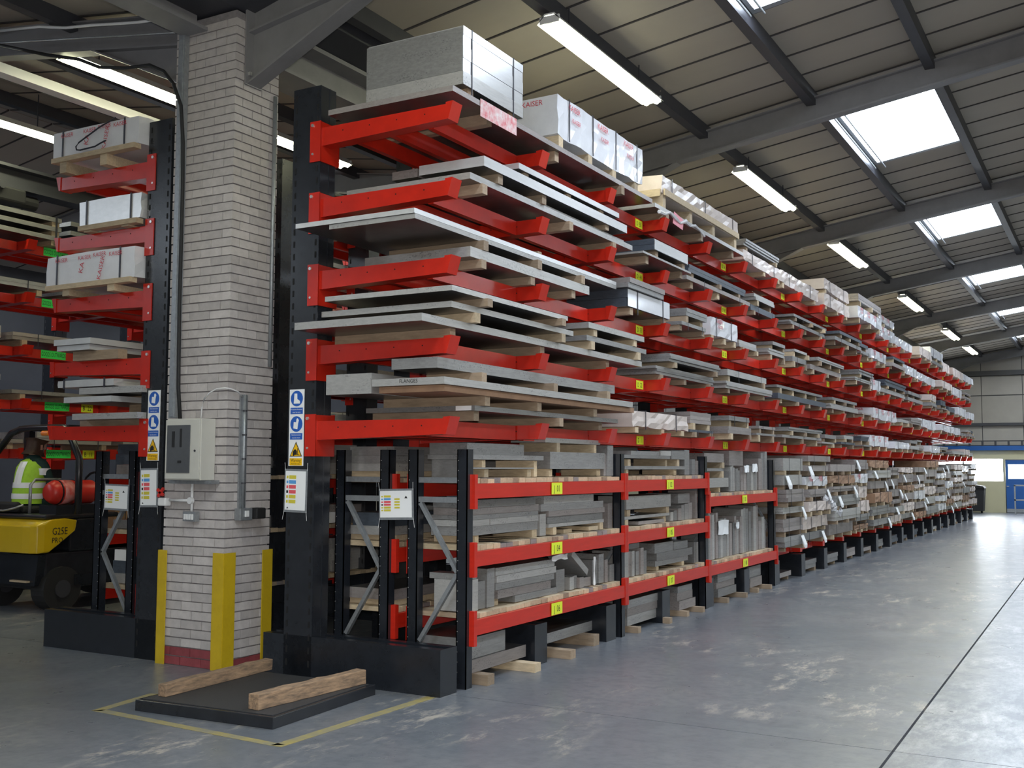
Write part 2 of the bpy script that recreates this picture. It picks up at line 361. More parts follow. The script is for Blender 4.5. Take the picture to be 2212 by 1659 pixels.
# rafters: I sections following the slopes, with haunches at the pillar line
def rafter(y):
    r = thing('rafter', None, None, (0, y, 6)); r['kind'] = 'structure'
    for si, (xa, xb) in enumerate(SLOPES):
        def zz(x, k): return roof_z(x, k)
        for nm, k0, k1, w in (('web', 4.65, 4.93, .012), ('bottom_flange', 4.64, 4.66, .15), ('top_flange', 4.925, 4.94, .15)):
            b = B().prism([(xa, zz(xa, k0)), (xb, zz(xb, k0)), (xb, zz(xb, k1)), (xa, zz(xa, k1))], 'y', y-w/2, y+w/2)
            part(nm, b, STEEL, r)
    for s in (1, -1):
        xa = XV + s*.24; xb = XV + s*1.75
        za = 4.90; zb = roof_z(xb, 4.65); zt = roof_z(xa, 4.65)
        part('haunch_web', B().prism([(xa, za), (xb, zb), (xa, zt)], 'y', y-.008, y+.008), STEEL, r)
        part('haunch_flange', B().prism([(xa, za-.015), (xb, zb-.015), (xb, zb+.002), (xa, za+.002)], 'y', y-.08, y+.08), STEEL, r)
        part('end_plate', B().box(*( (xa-.012, xa+.004) if s > 0 else (xa-.004, xa+.012)), y-.10, y+.10, za-.02, zt+.2), STEEL, r)
        part('bolt', B().box(*( (xa-.02, xa+.03) if s > 0 else (xa-.03, xa+.02)), y-.075, y-.05, za+.06, za+.09), ZINC, r)
    return r
rn = 0
for y in RY:
    r = rafter(y + .0); rn += 1; r.name = 'trim_%d' % (100+rn); r['label'] = 'grey steel portal rafter with haunches'
# valley beams and gutter
trim(B().box(-6.96, -6.68, -6, 6.47, 5.36, 5.39).box(-6.83, -6.81, -6, 6.47, 5.39, 5.57).box(-6.96, -6.68, -6, 6.47, 5.56, 5.59), STEEL, 'grey valley beam running to the brick pillar')
trim(B().box(-6.75, -6.35, 7.06, YB, 5.15, 5.18).box(-6.58, -6.56, 7.06, YB, 5.18, 5.50).box(-6.75, -6.35, 7.06, YB, 5.48, 5.52), STEEL, 'grey valley beam beyond the brick pillar')
trim(B().prism([(XV-.55, 5.60), (XV-.2, 5.52), (XV+.2, 5.52), (XV+.55, 5.60), (XV+.55, 5.72), (XV-.55, 5.72)], 'y', -6, YB), STEELD, 'dark valley gutter sole')
# walls
trim(B().box(WALL_R, WALL_R+.1, -6, 44.4, 0, 6), CLAD).name = 'wall_right'
o = trim(B().box(WALL_L-.1, WALL_L, -6, 44.4, 0, 6), STEELD); o.name = 'wall_left'
o = trim(B().box(WALL_L, WALL_R, -6.1, -6, 0, 7.2), CLAD); o.name = 'wall_front'
wb = mk('wall_back', B().box(WALL_L, WALL_R, YB+.03, YB+.15, 0, 7.2), STEELD, kind='structure')
x = WALL_L
while x < WALL_R - .1:
    x1 = min(x + 1.42, WALL_R)
    for z0, z1 in ((2.52, 3.28), (3.36, 4.40), (4.42, 5.15), (5.17, 6.4)):
        part('cladding_panel', B().box(x+.012, x1-.012, YB-.01, YB+.03, z0+.008, z1-.008), CLAD, wb)
    x = x1
trim(B().box(WALL_L, WALL_R, YB-.16, YB-.02, 3.26, 3.36), STEELD, 'dark sheeting rail across the end wall')
trim(B().box(WALL_L, WALL_R, YB-.18, YB-.02, 5.16, 5.34), STEELD, 'dark eaves rail across the end wall')
# partition under the blue band
part('partition_board', B().box(-20, -3.83, YB-.14, YB-.02, 0, 1.16).box(-20, -3.83, YB-.14, YB-.02, 2.02, 2.33).box(-3.88,-3.83, YB-.14, YB-.02, 1.16, 2.02).box(-2.80, 7.8, YB-.14, YB-.02, 0, 2.33).box(-3.83, -2.80, YB-.14, YB-.02, 1.99, 2.33), CREAM, wb)
trim(B().box(-20, 7.8, YB-.30, YB-.14, 2.33, 2.50), BLUEP, 'blue track beam above the partition')
b = B().box(-20, 7.8, YB-.34, YB-.26, 2.66, 2.70)
for i in range(60): b.box(-19 + .45*i, -18.93 + .45*i, YB-.33, YB-.27, 2.50, 2.66)
trim(b, STEELD, 'dark rail on short posts above the blue beam')
w = thing('window_%d' % (sky_n+1), 'bright strip window in the cream partition', None, (-5, YB-.1, 1.16)); w['kind'] = 'structure'
for x0, x1 in ((-7.3, -5.30), (-5.25, -3.90)):
    part('pane', B().box(x0, x1, YB-.11, YB-.09, 1.18, 2.0), WINL, w)
    part('frame', B().box(x0-.03, x0, YB-.15, YB-.08, 1.16, 2.02).box(x1, x1+.02, YB-.15, YB-.08, 1.16, 2.02), GALV, w)
d = thing('door_1', 'blue personnel door with a bright square window', None, (-3.3, YB-.1, 0)); d['kind'] = 'structure'
part('door_leaf', B().box(-3.80, -2.83, YB-.20, YB-.15, 0.16, 1.13).box(-3.80, -3.72, YB-.20, YB-.15, 1.13, 1.96).box(-3.1, -2.83, YB-.20, YB-.15, 1.13, 1.96).box(-3.72, -3.1, YB-.20, YB-.15, 1.80, 1.96).box(-3.72,-3.1,YB-.20,YB-.15,1.13,1.27), BLUEP, d)
part('kick_plate', B().box(-3.80, -2.83, YB-.205, YB-.15, 0.02, 0.16), GALV, d)
part('pane', B().box(-3.72, -3.1, YB-.18, YB-.17, 1.27, 1.80), WINL, d)
part('handle', B().box(-3.78, -3.70, YB-.24, YB-.20, 0.98, 1.0), ZINC, d)
t = thing('barrier_rail', 'grey steel guard rail standing in front of the blue door', 'barrier', (-3.2, 42.6, 0))
part('post', B().box(-3.42, -3.37, 42.58, 42.63, 0, 1.05), GALV, t); part('post', B().box(-2.2, -2.15, 42.58, 42.63, 0, 1.05), GALV, t)
part('rail', B().box(-3.42, -2.15, 42.58, 42.63, 1.02, 1.07), GALV, t); part('rail', B().box(-3.42, -2.15, 42.58, 42.63, .50, .55), GALV, t)
t = thing('wheeled_bin', 'black wheeled bin against the cream partition, past the rack end', 'bin', (-4.75, 43.4, 0))
part('body', B().prism([(-5.02,.08),(-4.52,.08),(-4.46,.92),(-5.08,.92)], 'y', 43.1, 43.7), RUBBER, t)
part('lid', B().prism([(-5.1,.92),(-4.44,.92),(-4.5,1.0),(-4.8,1.04),(-5.05,1.0)], 'y', 43.05, 43.75), RUBBER, t)
part('wheel', B().tube([(-4.6,43.75,.09),(-4.66,43.75,.09)], .09, 12), RUBBER, t)

# ------------------------------------------------------------------ brick pillar
PX0, PX1, PY0, PY1 = -7.075, -6.375, 6.50, 7.03
pil = mk('brick_pillar', B().box(PX0+.012, PX1-.012, PY0+.012, PY1-.012, 0, 5.50), MORTAR, label='tall square pillar of painted brick between the two rack rows', cat='pillar')
H = .0755; nb = 0; rest = B()
def brick(x0, x1, y0, y1, c):
    global nb
    j = lambda: R.uniform(-.0016, .0016)
    z0 = c*H + .004; z1 = (c+1)*H - .006
    g = B().box(x0+.005+j(), x1-.005+j(), y0+.005, y1-.005, z0+j(), z1+j())
    # nudge faces so that no two bricks sit quite flush
    dx, dy = R.uniform(-.0025, .002), R.uniform(-.0025, .002)
    g.v = [(x+(dx if abs(x-PX1) < .02 else 0), y-(dy if abs(y-PY0) < .02 else 0), z) for x, y, z in g.v]
    m = BRICKR if c < 1 or (c == 1 and y1 < PY0+.15) else BRICK
    if nb < 295: part('brick', g, m, pil); nb += 1
    else: rest.add(g.v, g.f)
XI0, XI1, YI0, YI1 = PX0-.005, PX1+.005, PY0-.005, PY1+.005
for c in range(72):
    if c % 2 == 0:
        w3 = (XI1-XI0)/3
        for k in range(3): brick(XI0+w3*k, XI0+w3*(k+1), YI0, YI0+.10, c)
        brick(XI1-.10, XI1, YI0+.10, YI0+.325, c); brick(XI1-.10, XI1, YI0+.325, YI1, c)
    else:
        for a, q in ((0,.117),(.117,.351),(.351,.595)): brick(XI0+a, XI0+q, YI0, YI0+.10, c)
        brick(XI0+.595, XI1, YI0, YI0+.215, c)
        brick(XI1-.10, XI1, YI0+.215, YI0+.43, c); brick(XI1-.10, XI1, YI0+.43, YI1, c)
    for a, q in ((.0,.225),(.225,.45)): rest.box(XI0, XI0+.05, YI0+.1+a*.9, YI0+.1+q*.9-.008, c*H+.004, (c+1)*H-.006)
    for k in range(3): rest.box(XI0+.235*k, XI0+.235*k+.225, YI1-.05, YI1, c*H+.004, (c+1)*H-.006)
part('brickwork', rest, BRICK, pil, kind='stuff')
YC = PY0 - .012
# yellow corner guards
def guard(label, x0, x1, y0, y1, cx, cy):
    b = B(); t = .008; b.box(x0, x1, cy-t/2, cy+t/2, 0, .94); b.box(cx-t/2, cx+t/2, y0, y1, 0, .94)
    mk('corner_guard', b, YGUARD, label=label, cat='corner guard', group='yellow corner guards on the pillar')
guard('yellow steel corner guard on the left front corner of the pillar', PX0-.03, PX0+.07, PY0-.02, PY0+.08, PX0-.03, PY0-.02)
guard('yellow steel corner guard on the middle, nearest corner of the pillar', PX1-.10, PX1+.02, PY0-.02, PY0+.11, PX1+.02, PY0-.02)
guard('yellow steel corner guard on the right rear corner of the pillar', PX1-.04, PX1+.02, PY1-.10, PY1+.02, PX1+.02, PY1+.02)
# electrical gear
t = thing('distribution_board', 'beige metal distribution board with smoked window on the pillar', 'electrical box', (-6.75, 6.48, 1.53))
part('enclosure', B().box(-6.885, -6.495, 6.335, 6.495, 1.53, 2.035), ENCL, t, bevel=.006)
dr = part('door', B().box(-6.885, -6.50, 6.32, 6.335, 1.54, 2.025), ENCL, t, bevel=.003)
part('smoked_window', B().box(-6.86, -6.60, 6.313, 6.32, 1.59, 1.98), DARKGLASS, dr)
part('lock', B().disc((-6.545, 6.32, 1.77), (1,0,0), (0,0,1), .009, t=.006), STEELD, dr)
part('switch_row', B().box(-6.80, -6.77, 6.309, 6.313, 1.80, 1.93).box(-6.71, -6.69, 6.309, 6.313, 1.80, 1.95).box(-6.73, -6.69, 6.309, 6.313, 1.67, 1.69), RUBBER, t)
part('shelf', B().box(-6.92, -6.44, 6.40, 6.495, 1.50, 1.53), GALV, t)
t2 = None
def conduit(name, label, pts, r, m, cat='conduit'): return mk(name, B().tube(pts, r, 8), m, label=label, cat=cat, smooth=True)
t = thing('cable_trunking', 'tall galvanised trunking up the left of the pillar above the board', 'trunking', (-6.94, 6.46, 2.06))
part('channel', B().box(-6.99, -6.915, 6.44, 6.49, 2.05, 5.40), GALV, t); part('lid', B().box(-6.975, -6.93, 6.432, 6.44, 2.06, 5.38), GALV, t)
conduit('cable', 'thick black cable drooping from the roof and down the pillar', [(-9.4,6.40,5.74),(-8.7,6.4,5.51),(-8.24,6.4,5.38),(-7.95,6.4,5.25),(-7.61,6.4,5.18),(-7.3,6.4,5.15),(-7.12,6.4,5.06),(-7.0,6.4,4.93),(-6.9,6.4,4.72),(-6.885,6.42,4.4),(-6.885,6.43,4.02),(-6.885,6.43,3.0),(-6.87,6.43,2.3),(-6.85,6.44,2.04)], .016, RUBBER, 'cable')
conduit('white_conduit', 'sagging white conduit at the upper left, joining the pillar top', [(-9.49,6.45,5.92),(-8.89,6.45,5.84),(-8.5,6.45,5.75),(-8.13,6.45,5.70),(-7.8,6.45,5.645),(-7.51,6.45,5.60),(-7.13,6.45,5.56)], .014, WPVC)
conduit('white_conduit', 'straight thin conduit below the sagging one at the upper left', [(-9.55,6.5,5.83),(-7.1,6.5,5.44)], .009, GALV)
conduit('flexible_cable', 'thin white cable looping from the board to the steel conduit', [(-6.63,6.46,2.04),(-6.625,6.46,2.12),(-6.60,6.46,2.20),(-6.54,6.46,2.25),(-6.46,6.46,2.28),(-6.37,6.46,2.285),(-6.345,6.50,2.28),(-6.34,6.58,2.26),(-6.345,6.64,2.22)], .006, WPVC, 'cable')
t = thing('steel_conduit', 'galvanised conduit down the right face of the pillar to a box', 'conduit', (-6.35, 6.67, 1.3))
part('pipe', B().tube([(-6.345,6.67,1.28),(-6.345,6.67,2.24)], .016, 10), GALV, t, smooth=True)
part('channel', B().box(-6.37, -6.352, 6.63, 6.71, 1.29, 2.24), GALV, t)
b = B(); 
for z in (1.5,1.7,1.9,2.1): b.tube([(-6.345,6.67,z),(-6.345,6.67,z+.012)], .021, 10)
part('clip', b, STEELD, t)
t = thing('socket_box', 'small steel socket box with dark plug on the pillar side', 'socket', (-6.34, 6.72, 1.2))
part('box', B().box(-6.37, -6.30, 6.60, 6.74, 1.20, 1.30), GALV, t, bevel=.005); part('plug', B().box(-6.36, -6.26, 6.75, 6.86, 1.21, 1.30), RUBBER, t, bevel=.01); part('switch', B().box(-6.30, -6.29, 6.65, 6.69, 1.23, 1.28), WPVC, t)
conduit('steel_conduit', 'galvanised conduit up the rear right edge of the pillar', [(-6.355,6.97,2.5),(-6.355,6.97,3.6),(-6.355,6.97,4.88)], .018, GALV)
t = thing('white_conduit', 'white plastic conduit tee below the distribution board', 'conduit', (-6.75, 6.47, 1.3))
part('pipe', B().tube([(-6.99,6.47,1.36),(-6.72,6.47,1.36)], .012, 8), WPVC, t, smooth=True); part('pipe', B().tube([(-6.72,6.47,1.52),(-6.72,6.47,1.26)], .012, 8), WPVC, t, smooth=True)
part('junction', B().disc((-6.72,6.47,1.36), (1,0,0), (0,0,1), .028, t=.03), WPVC, t)
t = thing('isolator_switch', 'white isolator with a red handle at the left edge of the pillar', 'switch', (-7.03, 6.46, 1.3))
part('box', B().box(-7.07, -6.98, 6.42, 6.49, 1.31, 1.38), WPVC, t, bevel=.01); part('handle', B().bar((-7.05,6.41,1.39),(-6.99,6.41,1.46), .02, .02).bar((-7.06,6.41,1.45),(-6.99,6.41,1.40), .02, .02), GASRED, t)
t = thing('socket_box', 'grey four-switch box at the bottom of the white conduit', 'switch', (-6.72, 6.47, 1.19))
part('box', B().box(-6.79, -6.65, 6.44, 6.49, 1.19, 1.27), GALV, t)
for k in range(4): part('rocker', B().box(-6.77+.028*k, -6.755+.028*k, 6.43, 6.44, 1.205, 1.25), WPVC, t)

# ------------------------------------------------------------------ fluorescent lamps
def lamp(label, x, y0, y1, z, n=2):
    t = thing('fluorescent_light', label, 'ceiling light', (x, (y0+y1)/2, z), 'twin tube lights under the roof')
    part('housing', B().prism([(x-.13, z-.005),(x-.05, z+.085),(x+.05, z+.085),(x+.13, z-.005),(x+.125, z-.005),(x+.045, z+.07),(x-.045, z+.07),(x-.125, z-.005)], 'y', y0, y1), WPVC, t)
    for s in (-1, 1): part('tube', B().tube([(x+s*.06, y0+.03, z), (x+s*.06, y1-.03, z)], .035, 8), TUBE, t)
    for y in (y0, y1-.02): part('end_cap', B().box(x-.10, x+.10, y, y+.02, z-.01, z+.06), WPVC, t)
    for y in (y0+.4, y1-.4): part('hanger', B().box(x-.006, x+.006, y, y+.01, z+.08, roof_z(x)), STEELD, t)
LM = [(8.45,10.95),(14.1,16.65),(19.6,22.15),(26.6,29.1),(33.7,36.2),(38.6,41.1)]
for i, (a, q) in enumerate(LM):
    lamp('long bright twin tube light, %s over the aisle beside the tall racks' % ORD[i], -4.42, a, q, roof_z(-4.42, 4.72))
for i, (a, q) in enumerate([(6.75,8.75),(9.25,11.15),(14.2,16.6),(20,22.4)]):
    lamp('lit twin tube light above the left rack row, %s behind the pillar' % ORD[i], -8.9, a, q, 5.60 + .05)
for i, (a, q) in enumerate([(7.0,9.35),(13.1,15.5)]):
    lamp('lit twin tube light at the far left over the forklift aisle, %s one' % ORD[i], -12.3, a, q, 6.0)
for i, a in enumerate([-3.5, 2.3, 8.4, 14.4, 20.5, 26.6, 32.8]):
    lamp('twin tube light over the right-hand side of the hall, %s' % ORD[i], 5.6, a, a+2.4, roof_z(5.6, 4.72))
for i, a in enumerate([-3.6, 2.3]):
    lamp('twin tube light over the near aisle, %s behind the viewer' % ORD[i], -4.42, a, a+2.4, roof_z(-4.42, 4.72))
mk('cable_tray', B().box(-9.75, -9.60, 5.9, 8.6, 5.56, 5.60).box(-9.75, -9.735, 5.9, 8.6, 5.60, 5.66).box(-9.615, -9.60, 5.9, 8.6, 5.60, 5.66), WPVC, label='pale steel cable tray beside the left tube light', cat='cable tray')
mk('crane_rail', B().box(-13.2,-12.9,8.0,40,5.38,5.42).box(-13.06,-13.04,8.0,40,5.42,5.66).box(-13.2,-12.9,8.0,40,5.66,5.70), STEELD, label='dark overhead runway beam at the far left under the roof', cat='runway beam')
t = thing('hoist_trolley', 'dark hoist trolley hanging from the runway beam at far left', 'hoist', (-13.05, 9.0, 5.1))
part('body', B().box(-13.3,-12.8,8.6,9.2,5.16,5.36), RUBBER, t, bevel=.03); part('wheel', B().tube([(-13.35,8.8,5.36),(-12.75,8.8,5.36)], .06, 10), STEELD, t); part('motor', B().tube([(-13.05,8.3,5.26),(-13.05,9.5,5.26)], .10, 12), RUBBER, t)
for i, y in enumerate(RY[2:8]):
    for k, dx in enumerate((.10, .17)):
        x = PUR[2]+dx if k == 0 else PUR[2]+.24
        mk('steel_conduit', B().tube([(x, y+.2, roof_z(x)-.12-.02*k), (x, y+3.4, roof_z(x)-.12-.02*k)], .012, 6), GALV, label='bright conduit along the purlin beside the %s rooflight, %s' % (ORD[i], ('nearer the racks', 'nearer the glazing')[k]), cat='conduit')

# ------------------------------------------------------------------ cantilever racking
PITCH = 1.425; LV = [2.0, 2.595, 3.19, 3.77, 4.35]
def mirror(b, c):
    if c is not None: b.v = [(c-x, y, z) for x, y, z in b.v]; b.f = [f[::-1] for f in b.f]
    return b
def arm(t, z, c, dx, runners=True, y=6.55):
    mm = lambda b: mirror(B_shift(b, dx, y-6.55), c)
    xf = -5.49
    a = part('arm', mm(B().prism([(xf, z-.148), (-4.30, z-.115), (-4.30, z), (xf, z)], 'y', 6.56, 6.68)), RED, t)
    part('tip_stop', mm(B().prism([(-4.298, z-.118), (-4.275, z-.118), (-4.235, z+.016), (-4.298, z+.012)], 'y', 6.553, 6.687)), RED, a)
    part('bracket', mm(B().box(xf, xf+.012, 6.54, 6.775, z-.275, z+.05).box(xf-.095, xf+.012, 6.538, 6.547, z-.275, z+.055).box(xf-.095, xf+.012, 6.768, 6.777, z-.275, z+.055)), RED, a)
    part('bolt', mm(B().disc((xf-.065, 6.538, z+.022), (1,0,0), (0,0,1), .014, t=.012, n=6).disc((xf-.065, 6.538, z-.21), (1,0,0), (0,0,1), .010, t=.006, n=6)), ZINC, a)
    h = B()
    for k in range(4): h.disc((xf+.22+.26*k, 6.5595, z-.05), (1,0,0), (0,0,1), .006, t=.001, n=6)
    part('pin_holes', mm(h), SLOT, a, kind='stuff')
    if runners:
        for xr in (-4.49, -4.86, -5.20):
            part('runner', mm(B().prism([(xr-.05, z-.125), (xr, z-.125), (xr, z-.002), (xr-.05, z-.002), (xr-.05, z-.022), (xr-.012, z-.022), (xr-.012, z-.107), (xr-.05, z-.107)], 'y', 6.69, 7.975)), RED, t)
def B_shift(b, dx, dy):
    b.v = [(x+dx, y+dy, z) for x, y, z in b.v]; return b
def upright(label, levels, top, c=None, dx=0.0, base=True):
    mm = lambda b: mirror(B_shift(b, dx, 0), c)
    x0 = -5.63+dx; x0 = c - x0 if c is not None else x0
    t = thing('cantilever_upright', label, 'rack upright', (x0, 6.65, 0), 'uprights of the red and black cantilever racks')
    part('column', mm(B().box(-5.77, -5.49, 6.55, 6.74, 0, top)), BLACK, t)
    sl = B()
    for k in range(int(top/.1)-1):
        z = .1 + .1*k
        for xc in (-5.748, -5.527): sl.box(xc, xc+.018, 6.5485, 6.5505, z, z+.05)
    part('slots', mm(sl), SLOT, t, kind='stuff')
    part('flange_edge', mm(B().box(-5.492, -5.486, 6.549, 6.556, .33, top).box(-5.492, -5.486, 6.66, 6.665, .33, top)), BLACKM, t)
    if base:
        part('base', mm(B().box(-5.98, -4.31, 6.55, 6.62, 0, .335).box(-5.98, -4.31, 6.70, 6.77, 0, .335).box(-5.98, -4.31, 6.62, 6.70, 0, .05).box(-4.31, -4.30, 6.55, 6.77, 0, .335)), BLACKM, t)
    for z in levels: arm(t, z, c, dx)
    return t
NUP = 23
r0 = upright('black upright with red arms, nearest of the long right-hand rack row', LV, 4.70)
kids = tree(r0); ups = [r0]
for i in range(1, NUP):
    u = copy_tree(r0, kids, (0, PITCH*i, 0), 'black upright with red arms, %s from the front in the long right-hand rack row' % (ORD[i] if i < 22 else 'farthest'))
    ORG[u.name] = u.location.copy(); ups.append(u)
    if i == NUP-1:
        for c_ in children(u):
            if c_.name.startswith('runner'): bpy.data.objects.remove(c_)
    if i >= 6:
        y = 6.55 + PITCH*i
        bb = B().prism([(-5.49, .345), (-4.32, .37), (-4.32, .45), (-5.49, .45)], 'y', y+.01, y+.13)
        part('arm', bb, RED, u)
        if i in (6, 7): part('runner', B().box(-4.54, -4.49, y+.14, y+1.42, .35, .44), RED, u)
def labelplate(parent, x, y0, y1, z0, z1, s, m=YLABEL, sq=.8):
    l = part('label_plate', B().box(x, x+.002, y0, y1, z0, z1), m, parent, label='yellow shelf number label' if m is YLABEL else 'bright green strip label')
    part('lettering', text(B(), s, (x+.0028, (y0+y1)/2, (z0+z1)/2 - .004), (0,1,0), (0,0,1), (z1-z0)*.78, sq), LETTER_BLK, l)
NUM = {4: '55', 3: '44', 2: '33', 1: '22', 0: '11'}
for li, z in enumerate(LV):
    for k, i in enumerate(range(3, NUP, 2)):
        y = 6.55 + PITCH*i
        labelplate(ups[i], -4.487, y-.235, y-.045, z-.108, z-.018, 'D  %s' % (NUM[li] if k == 0 else str(int(NUM[li])-k % 5)))
l0 = upright('black upright with red arms reaching left, beside the pillar, nearest of its row', LV, 4.70, c=-12.93)
kl = tree(l0); lups = [l0]
for i in range(1, 6):
    u = copy_tree(l0, kl, (0, PITCH*i, 0), 'black upright with red arms reaching left, %s of its row beyond the pillar' % ORD[i]); ORG[u.name] = u.location.copy(); lups.append(u)
LB = [1.86, 2.52, 3.24, 3.95, 4.67]
q0 = upright('black upright with red arms in the far left rack beyond the forklift, first from front', LB, 5.2, dx=-8.45)
q0.location.y += -1.66 + 2.86 - 1.425 + 0.0
kq = tree(q0); bups = [q0]
for i in range(1, 8):
    u = copy_tree(q0, kq, (0, PITCH*i, 0), 'black upright with red arms in the far left rack beyond the forklift, %s from front' % ORD[i]); ORG[u.name] = u.location.copy(); bups.append(u)
YQ = q0.location.y - .10     # front of first arm of that rack
for li, z in enumerate(LB):
    y = (9.75, 9.70, 9.61, 9.59, 9.59)[li]; u = bups[2]
    labelplate(u, -12.937, y, y+.40, z-.115, z+.0, 'GOODS OUTWARDS', GLABEL, .46)
    if li < 2: labelplate(u, -12.937, y+.60, y+.80, z-.115, z, ('B  11', 'B  22')[li])

# ------------------------------------------------------------------ safety signs on the front columns
def signset(x0, x1, z0, z1, order, side):
    t = thing('safety_sign', 'tall strip of %s on the black column %s the pillar' % ('three safety pictograms', side), 'safety sign', ((x0+x1)/2, 6.545, z0))
    y = 6.547; part('backing', B().box(x0, x1, y-.003, y, z0, z1), PAPER, t)
    h = (z1-z0)/3; w = x1-x0; xc = (x0+x1)/2; yy = y-.0035
    for k, kind in enumerate(order):
        zt = z1 - h*k; zc = zt - h*.36
        if kind == 'fork':
            part('triangle', B().prism([(x0+.012, zc-.055), (x1-.012, zc-.055), (xc, zc+.062)], 'y', yy-.001, yy), LETTER_BLK, t)
            part('triangle', B().prism([(x0+.022, zc-.049), (x1-.022, zc-.049), (xc, zc+.048)], 'y', yy-.002, yy-.001), YELSIGN, t)
            part('pictogram', B().prism([(xc-.03, zc-.042),(xc+.012, zc-.042),(xc+.012, zc-.012),(xc-.006, zc+.004),(xc-.02, zc-.006),(xc-.03, zc-.018)], 'y', yy-.003, yy-.002).box(xc+.016, xc+.021, yy-.003, yy-.002, zc-.044, zc+.01).box(xc+.016, xc+.036, yy-.003, yy-.002, zc-.044, zc-.039).disc((xc-.02, yy-.002, zc-.042), (1,0,0), (0,0,1), .008, n=10), LETTER_BLK, t)
            part('caption', B().box(x0+.012, x1-.012, yy-.001, yy, zt-h*.98, zt-h*.70), YELSIGN, t)
            part('lettering', text(text(B(), 'Warning', (xc, yy-.0015, zt-h*.79), (1,0,0), (0,0,1), .034, .85), 'Fork lift trucks', (xc, yy-.0015, zt-h*.92), (1,0,0), (0,0,1), .019, .8), LETTER_BLK, t)
        else:
            part('disc', B().disc((xc, yy, zc), (1,0,0), (0,0,1), .062, t=.001, n=24), BLUESIGN, t)
            q = yy-.0022
            if kind == 'boot': pts = [(xc-.024, zc+.04),(xc+.004, zc+.04),(xc+.006, zc-.004),(xc+.032, zc-.02),(xc+.034, zc-.04),(xc-.03, zc-.04)]
            else: pts = [(xc-.03, zc-.035),(xc+.012, zc-.042),(xc+.018, zc+.0),(xc+.026, zc+.03),(xc+.012, zc+.046),(xc+.002, zc+.04),(xc-.002, zc+.014),(xc-.026, zc+.016)]
            part('pictogram', B().prism(pts, 'y', q, q+.001), PAPER, t)
            part('caption', B().box(x0+.012, x1-.012, yy-.001, yy, zt-h*.97, zt-h*.72), BLUESIGN, t)
            s = ('Protective footwear', 'must be worn') if kind == 'boot' else ('Hand protection', 'must be worn')
            part('lettering', text(text(B(), s[0], (xc, yy-.0015, zt-h*.79), (1,0,0), (0,0,1), .017, .85), s[1], (xc, yy-.0015, zt-h*.90), (1,0,0), (0,0,1), .017, .85), PAPER, t)
signset(-5.75, -5.60, 1.65, 2.255, ('boot', 'glove', 'fork'), 'just right of')
signset(-7.355, -7.205, 1.69, 2.30, ('glove', 'boot', 'fork'), 'just left of')
def notice(label, x0, x1, z0, z1, y, tilt=0.0, wide=False):
    t = thing('notice_sheet', label, 'notice', ((x0+x1)/2, y, z0))
    def add(nm, b, m):
        o = part(nm, b, m, t); return o
    add('pocket', B().box(x0, x1, y-.003, y, z0, z1), GALV); add('sheet', B().box(x0+.012, x1-.018, y-.0045, y-.003, z0+.018, z1-.016), PAPER)
    n = 6; top = z1-.05; st = (z1-z0-.11)/n
    for k, m in enumerate((MUSTARD, SKYSIGN, REDSIGN, REDSIGN, MUSTARD, MUSTARD)):
        z = top - st*k; xa = x0 + .05
        add('colour_bar', B().box(xa, xa+.07 if not wide else xa+.065, y-.0055, y-.0045, z-st*.72, z), m)
        add('warning_mark', B().box(xa-.026, xa-.008, y-.0055, y-.0045, z-st*.65, z-.004), m if k != 3 else LETTER_BLK)
        if wide and 0 < k < 5: add('colour_bar', B().box(xa+.10, xa+.15, y-.0055, y-.0045, z-st*.72, z-st*.1), MUSTARD)
    add('small_mark', B().prism([(x1-.085, z1-.075),(x1-.055, z1-.075),(x1-.07, z1-.055)] if wide else [(x0+.03, z0+.03),(x0+.05, z0+.03),(x0+.04, z0+.043)], 'y', y-.0055, y-.0045), LETTER_BLK)
    b = B()
    for xa, s in ((x0+.005, -1), (x1-.005, 1)):
        b.tube([(xa, y-.003, z1-.01), (xa+s*.004, y-.006, z1+.05)], .0016, 5); b.tube([(xa, y-.003, z0+.01), (xa+s*.012, y-.006, z0-.06)], .0016, 5)
    add('cable_tie', b, WPVC)
    t.rotation_euler = (0, tilt, 0); return t
notice('portrait notice with coloured bars tied to the right black column', -5.79, -5.555, 1.285, 1.625, 6.545, .02)
notice('portrait notice with coloured bars tied to the left black column', -7.42, -7.20, 1.29, 1.625, 6.545, -.02)
notice('landscape notice with coloured bars on the low shelving frame, right rack', -5.09, -4.76, 1.235, 1.475, 6.865, -.03, True)
notice('landscape notice with coloured bars on the low shelving frame, left rack', -8.26, -7.93, 1.235, 1.475, 6.865, .02, True)

